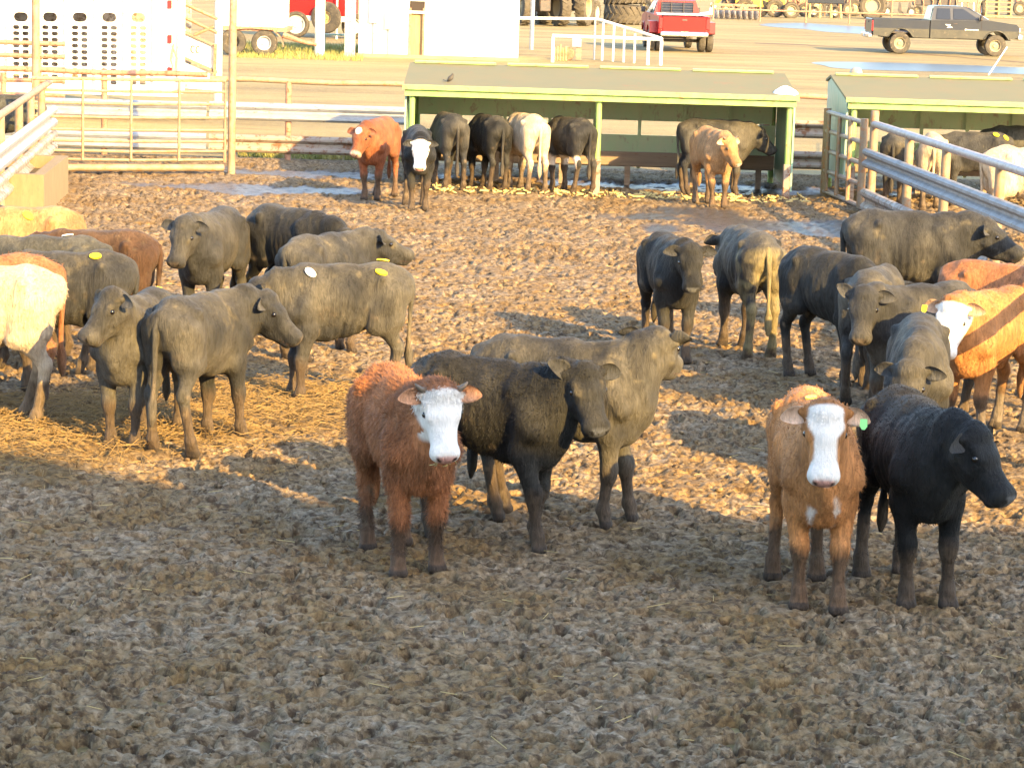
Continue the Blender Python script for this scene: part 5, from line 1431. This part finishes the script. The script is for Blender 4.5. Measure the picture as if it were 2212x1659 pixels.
# nearest animals
cow('shaggy red calf with white face, short horns and hay in its mouth, nearest the middle', gp(868, 1212), 20, 1.0, 'red_for_shade', neck=(4, 34), head=(-4, 58, 3), face='white',
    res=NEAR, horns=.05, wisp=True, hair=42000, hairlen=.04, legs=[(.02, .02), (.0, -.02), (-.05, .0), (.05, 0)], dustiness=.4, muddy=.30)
cow('tan red steer with long white face and green ear tag, looking straight at the camera', gp(1745, 1284), 2, 1.02, 'orange_for_shade', neck=(-8, 40), head=(-6, 60, 0), eard=.12, face='blaze',
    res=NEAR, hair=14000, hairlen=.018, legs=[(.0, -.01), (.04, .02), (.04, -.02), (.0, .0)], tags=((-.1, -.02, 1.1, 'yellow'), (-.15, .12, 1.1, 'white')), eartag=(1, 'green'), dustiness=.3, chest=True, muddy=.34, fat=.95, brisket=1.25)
cow('glossy black calf at the front right, head turned to the right in full shade', gp(1960, 1284), 8, 1.04, 'black', neck=(20, 16), head=(44, 46, 0), eard=.1, res=NEAR,
    hair=9000, hairlen=.016, legs=[(.02, .03), (.0, .0), (-.06, 0), (.04, 0)], dustiness=.15, fat=.95)
cow('black steer in shade behind the shaggy red calf, one ear upright, facing the camera', gp(1062, 1166), 60, 1.02, 'black', neck=(0, 30), head=(-36, 48, 4), res=NEAR, eard=(-.75, .0),
    hair=14000, hairlen=.018, legs=[(-.1, .0), (.10, .0), (-.14, .0), (.1, .0)], dustiness=.35)
cow('dusty grey black steer seen side on, its head turned away past the shaded black one', gp(1218, 1124), 80, 1.06, 'dusty', neck=(14, 44), head=(80, 22, 0), neckl=.34, eard=(-.5, -.5), res=NEAR,
    tags=(), dustiness=.7, legs=[(.05, 0), (-.06, 0), (0, 0), (0, 0)])
# left group round the hay
cow('grey black calf facing forward, muzzle turned to the cream rump beside it', gp(296, 955), -14, .97, 'dusty', neck=(8, 44), head=(-32, 42, 0), eard=.1, res=NEAR, tags=((-.45, -.02, 1.1, 'yellow'), (-.56, -.08, 1.1, 'white')), dustiness=.6)
cow('dusty black steer seen from behind, hay pile at its feet, nosing its neighbour', gp(432, 962), 156, 1.0, 'dusty', neck=(-34, 16), head=(-72, 40, 0), res=NEAR, dustiness=.6, tailsway=.05, legs=[(.05, 0), (0, 0), (0, .03), (0, -.03)])
cow('dusty black steer side on with two yellow back tags, facing left at the hay', gp(728, 868), -76, 1.0, 'dusty', neck=(4, 4), head=(-4, 42, 0), res=.015, tags=((-.33, .14, 1.1, 'yellow'), (-.38, -.03, 1.12, 'yellow'), (.28, .1, 1.1, 'white')), dustiness=.65, legs=[(.03, 0), (.12, 0), (0, 0), (0, 0)])
cow('cream white steer cut off by the left edge, rump and hind legs showing', (-4.14, 19.9), -84, 1.08, 'cream', neck=(0, 5), head=(0, 60, 0), res=.015, dustiness=.25, hair=6000, hairlen=.018, legs=[(0, 0), (0, 0), (.02, 0), (.16, 0)], tail=False)
cow('orange red steer showing its furry rump just behind the cream white one', (-4.28, 20.75), -80, 1.06, 'red', neck=(0, 0), head=(0, 60, 0), res=.0165, dustiness=.3, hair=6000, hairlen=.03)
cow('black steer with one yellow tag on its hip, in the row eating at the left', (-3.80, 21.75), -86, 1.0, 'dusty', neck=(0, -8), head=(0, 60, 0), res=MID, tags=((-.30, .10, 1.1, 'yellow'),), dustiness=.4)
cow('long black steer with a white tag in the row eating at the left', (-4.15, 22.6), -87, 1.02, 'charcoal', neck=(0, -8), head=(0, 60, 0), res=MID, tags=((-.25, -.02, 1.1, 'white'),), dustiness=.4)
cow('brown black steer whose reddish rump ends the row of black backs at the left', (-3.82, 23.4), -92, 1.0, 'brown_black', neck=(0, -8), head=(0, 60, 0), res=MID, dustiness=.3)
cow('tan cow with a yellow back tag, behind the row of black backs', (-4.75, 24.6), -82, 1.05, 'tan', neck=(0, -5), head=(0, 60, 0), res=MID, tags=((-.12, .1, 1.1, 'yellow'),), dustiness=.3)
cow('dark back barely showing below the concrete trough at the left edge', (-5.65, 25.7), -80, 1.0, 'charcoal', neck=(0, -8), head=(0, 60, 0), res=MID, dustiness=.3)
cow('black steer facing the camera alone behind the hay eaters, chest in shade', (-2.94, 25.1), -14, 1.02, 'dusty', neck=(-4, 22), head=(-8, 54, 0), res=MID, dustiness=.45)
cow('dark black steer with shaded flank standing beside one that looks right', (-2.15, 25.4), 46, 1.04, 'black', neck=(0, 0), head=(0, 50, 0), res=MID, dustiness=.4)
cow('grey black steer looking right with its muzzle raised, behind the tagged one', (-1.74, 24.0), 144, .97, 'dusty', neck=(-12, 20), head=(-36, 18, 0), res=MID, dustiness=.6)
# right group
cow('black steer facing forward alone in the middle distance, lit on one side', gp(1440, 768), 10, .98, 'black', neck=(6, 24), head=(-4, 56, 0), res=MID, dustiness=.35)
cow('black steer seen from behind with manure caked over its rump and tail', gp(1608, 758), 192, 1.02, 'dusty', neck=(0, 5), head=(0, 55, 0), res=MID, dustiness=.6, manure=True, tailsway=-.03, muddy=.40)
cow('black steer in shade with its head down behind the face with one raised ear', gp(1792, 826), 36, 1.02, 'black', neck=(6, -28), head=(6, 62, 0), res=MID, dustiness=.3)
cow('grey black steer whose lit hips show between the shaded one and the long black one', (3.15, 22.55), 158, .98, 'dusty', neck=(0, -10), head=(0, 60, 0), res=MID, dustiness=.6)
cow('black steer facing the camera with one ear up, its lit back stretching right', (3.32, 21.25), -58, 1.0, 'dusty', neck=(10, 24), head=(44, 52, 4), res=.015, eard=(-.7, .0), dustiness=.5)
cow('large black steer side on by the right guardrail, crossed by dark shadow bars', (3.95, 26.0), 93, 1.12, 'dusty', neck=(-4, 12), head=(-16, 26, 0), res=MID, dustiness=.55)
cow('red steer showing only its back between two others at the right edge', (4.35, 22.9), 62, 1.0, 'red', neck=(0, -15), head=(0, 60, 0), res=MID, dustiness=.3)
cow('orange steer with white face at the right edge, brightly lit', (3.82, 20.8), -38, 1.02, 'orange', neck=(4, 22), head=(8, 58, 0), face='white', res=.015, dustiness=.2, eartag=(-1, 'yellow'), hair=6000, hairlen=.018, socks=True)
cow('grey black steer with its head lowered just behind the glossy black calf', (2.95, 18.75), -8, 1.03, 'dusty', neck=(-10, -4), head=(-18, 66, 0), res=.015, dustiness=.6)
# by the shelter
cow('rusty brown steer with a pale forehead spot left of the shelter', (-2.12, 39.2), -14, 1.02, 'darkred', neck=(-6, 10), head=(-14, 52, 0), face='patch', res=FAR, dustiness=.3)
cow('black steer with a broad white face and a white leg in front of the shelter', (-1.46, 37.9), 6, 1.0, 'black', neck=(-2, 6), head=(-6, 56, 0), face='white', res=FAR, dustiness=.35, tail=False)
cow('black steer feeding at the shelter, leftmost of the rumps there', (-1.12, 41.0), 196, 1.02, 'dusty', neck=(0, -25), head=(0, 60, 0), res=FAR, dustiness=.5)
cow('black steer feeding at the shelter, beside the cream rump', (-.50, 41.15), 204, 1.0, 'black', neck=(0, -25), head=(0, 60, 0), res=FAR, dustiness=.7)
cow('cream steer feeding at the shelter with its back to the camera', (.08, 41.05), 203, 1.04, 'cream', neck=(0, -25), head=(0, 60, 0), res=FAR, dustiness=.5)
cow('black steer with a white belly feeding beside the middle shelter post', (.78, 41.2), 212, 1.0, 'dusty', neck=(0, -25), head=(0, 60, 0), res=FAR, dustiness=.5, white_belly=True)
cow('dark steer standing behind the tan one, its head in the shelter shade', (3.12, 41.35), 97, 1.02, 'dusty', neck=(2, 4), head=(4, 40, 0), res=FAR, dustiness=.6)
cow('tan orange steer in front of the shelter, looking right, sun on its face', (2.93, 39.55), 14, 1.0, 'tan', neck=(4, 12), head=(30, 52, 0), res=FAR, dustiness=.25, horns=.1)
# right pen
cow('black steer behind the short pipe gate in the right pen', (5.85, 40.6), 168, .98, 'dusty', neck=(0, -10), head=(0, 60, 0), res=FAR, dustiness=.5)
cow('cream steer seen from behind over the right guardrail', (6.32, 40.0), 174, 1.0, 'cream', neck=(0, -20), head=(0, 60, 0), res=FAR, dustiness=.4)
cow('black steer with two yellow back tags beyond the right guardrail', (7.1, 40.9), -94, .98, 'dusty', neck=(0, -10), head=(0, 60, 0), res=FAR, dustiness=.4, tags=((-.35, .1, 1.1, 'yellow'), (-.5, .08, 1.1, 'yellow')))
cow('black steer whose back shows under the right hand shelter eave', (8.0, 42.0), -88, 1.02, 'charcoal', neck=(0, -10), head=(0, 60, 0), res=FAR, dustiness=.4)
cow('big cream white steer close behind the right guardrail at the picture edge', (6.95, 35.4), 95, 1.12, 'cream', neck=(0, 5), head=(0, 55, 0), res=MID, dustiness=.3)
cow('dark steer seen through the left guardrail fence', (-8.35, 42.6), -70, 1.0, 'charcoal', neck=(0, -10), head=(0, 60, 0), res=FAR, dustiness=.3)
# ------------------------------------------------------------------ straw, hay and litter
def strands(name, label, n, area_fn, zfn, ln, wd, mat, lift=.25, kind='stuff'):
    P = area_fn(n); n = len(P)
    h, _, _ = mud_fields(P[:, 0], P[:, 1])
    a = RNG.random(n) * 6.283; L = ln * (.4 + 1.0 * RNG.random(n)); el = (RNG.random(n) - .35) * lift * 2
    d = np.stack([np.cos(a) * np.cos(el), np.sin(a) * np.cos(el), np.sin(el)], 1)
    s_ = np.stack([-np.sin(a), np.cos(a), np.zeros(n)], 1) * wd
    up = np.array((0, 0, wd))
    c = np.stack([P[:, 0], P[:, 1], h + .012 + zfn(n)], 1)
    p0 = c - d * L[:, None] / 2; p1 = c + d * L[:, None] / 2
    V = np.stack([p0 - s_, p0 + s_, p0 + up * 1.6, p1 - s_, p1 + s_, p1 + up * 1.6], 1).reshape(-1, 3)
    b = np.arange(n)[:, None] * 6
    F = np.concatenate([b + np.array([0, 1, 4, 3]), b + np.array([1, 2, 5, 4]), b + np.array([2, 0, 3, 5])])
    o = bpy.data.objects.new(name, mesh_from(name, V, F.astype(np.int32), M[mat])); COL.objects.link(o)
    tag(o, label, kind=kind); return o
def hay_area(n):
    out = []
    for (cx, cy, rx, ry) in HAY:
        k = n // len(HAY); q = RNG.normal(0, .5, (k, 2)); out.append(np.stack([cx + q[:, 0] * rx, cy + q[:, 1] * ry], 1))
    P = np.concatenate(out)
    return P[(P[:, 1] > 17.4) & (P[:, 1] < 24)]
M['hay'] = paint('hay', (.27, .17, .055), (.17, .115, .045), .25, .8, 6, rustcol=(.16, .12, .05))
strands('hay', 'loose golden hay trampled around the feeding cattle', 7500, hay_area, lambda n: RNG.random(n) * .05, .13, .0028, 'hay', .4)
def wide(n):
    y = 12 + 20 * RNG.random(n) ** 1.3; return np.stack([y * .2 * (RNG.random(n) * 2 - 1), y], 1)
strands('straw', 'scattered pale straw stalks lying on the mud', 200, wide, lambda n: np.full(n, .004), .11, .0022, 'straw', .15)
# corn husks and pale trash by the shelter
def litter(n):
    return np.stack([-1.5 + 6 * RNG.random(n), 40.2 + .9 * RNG.random(n)], 1)
strands('litter', 'pale feed litter on the mud along the shelter front', 380, litter, lambda n: RNG.random(n) * .02, .10, .016, 'straw', .5)
# clods: crumbled lumps of mud standing proud of the floor
def clods():
    n = 1800
    y = 11.6 + 18 * RNG.random(n) ** 1.25; x = y * .215 * (RNG.random(n) * 2 - 1)
    ico = [(0, 0, 1), (.894, 0, .447), (.276, .851, .447), (-.724, .526, .447), (-.724, -.526, .447), (.276, -.851, .447), (.724, .526, -.447), (-.276, .851, -.447), (-.894, 0, -.447), (-.276, -.851, -.447), (.724, -.526, -.447), (0, 0, -1)]
    fc = [(0, 1, 2), (0, 2, 3), (0, 3, 4), (0, 4, 5), (0, 5, 1), (1, 6, 2), (2, 7, 3), (3, 8, 4), (4, 9, 5), (5, 10, 1), (2, 6, 7), (3, 7, 8), (4, 8, 9), (5, 9, 10), (1, 10, 6), (6, 11, 7), (7, 11, 8), (8, 11, 9), (9, 11, 10), (10, 11, 6)]
    h, wet, hay = mud_fields(x, y)
    rad = .008 + .016 * RNG.random(n) ** 2.2
    V = np.array(ico)[None] * (1 + RNG.normal(0, .22, (n, 12, 1))) * rad[:, None, None] * np.array((1.25, 1.1, .8))
    V = V + np.stack([x, y, h + rad * .3], 1)[:, None, :]
    F = np.array(fc)[None] + (np.arange(n) * 12)[:, None, None]
    o = bpy.data.objects.new('mud_clods', mesh_from('mud_clods', V.reshape(-1, 3), F.reshape(-1, 3).astype(np.int32), bpy.data.materials['mud'], True)); COL.objects.link(o)
    tag(o, 'small crumbled clods of mud strewn over the pen floor', kind='stuff')
clods()
# green and dry weeds at the foot of the yard
def weeds(label, n, px0, px1, y0, y1, hgt, mat):
    y = y0 + (y1 - y0) * RNG.random(n); x = (px0 + (px1 - px0) * RNG.random(n) - 1106) * y / FPX
    a = RNG.random(n) * 6.283; L = hgt * (.4 + RNG.random(n)); ld = RNG.normal(0, .35, (n, 2)) * L[:, None]
    w = .012
    p0 = np.stack([x, y, np.full(n, YZ)], 1); s_ = np.stack([np.cos(a), np.sin(a), np.zeros(n)], 1) * w
    V = np.stack([p0 - s_, p0 + s_, p0 + np.concatenate([ld, L[:, None]], 1)], 1).reshape(-1, 3)
    o = bpy.data.objects.new('grass', mesh_from('grass', V, np.arange(n * 3).reshape(-1, 3).astype(np.int32), mat)); COL.objects.link(o); tag(o, label, kind='stuff')
M['weed'] = paint('weed', (.16, .20, .05), (.28, .24, .08), .2, .8, 2, rustcol=(.3, .22, .1))
weeds('short green grass behind the flatbed trailer wheels', 6000, 480, 765, 85, 97, .16, M['weed'])
weeds('dry weeds along the yard side of the back fence', 5000, 500, 880, 46.3, 49.5, .12, M['weed'])
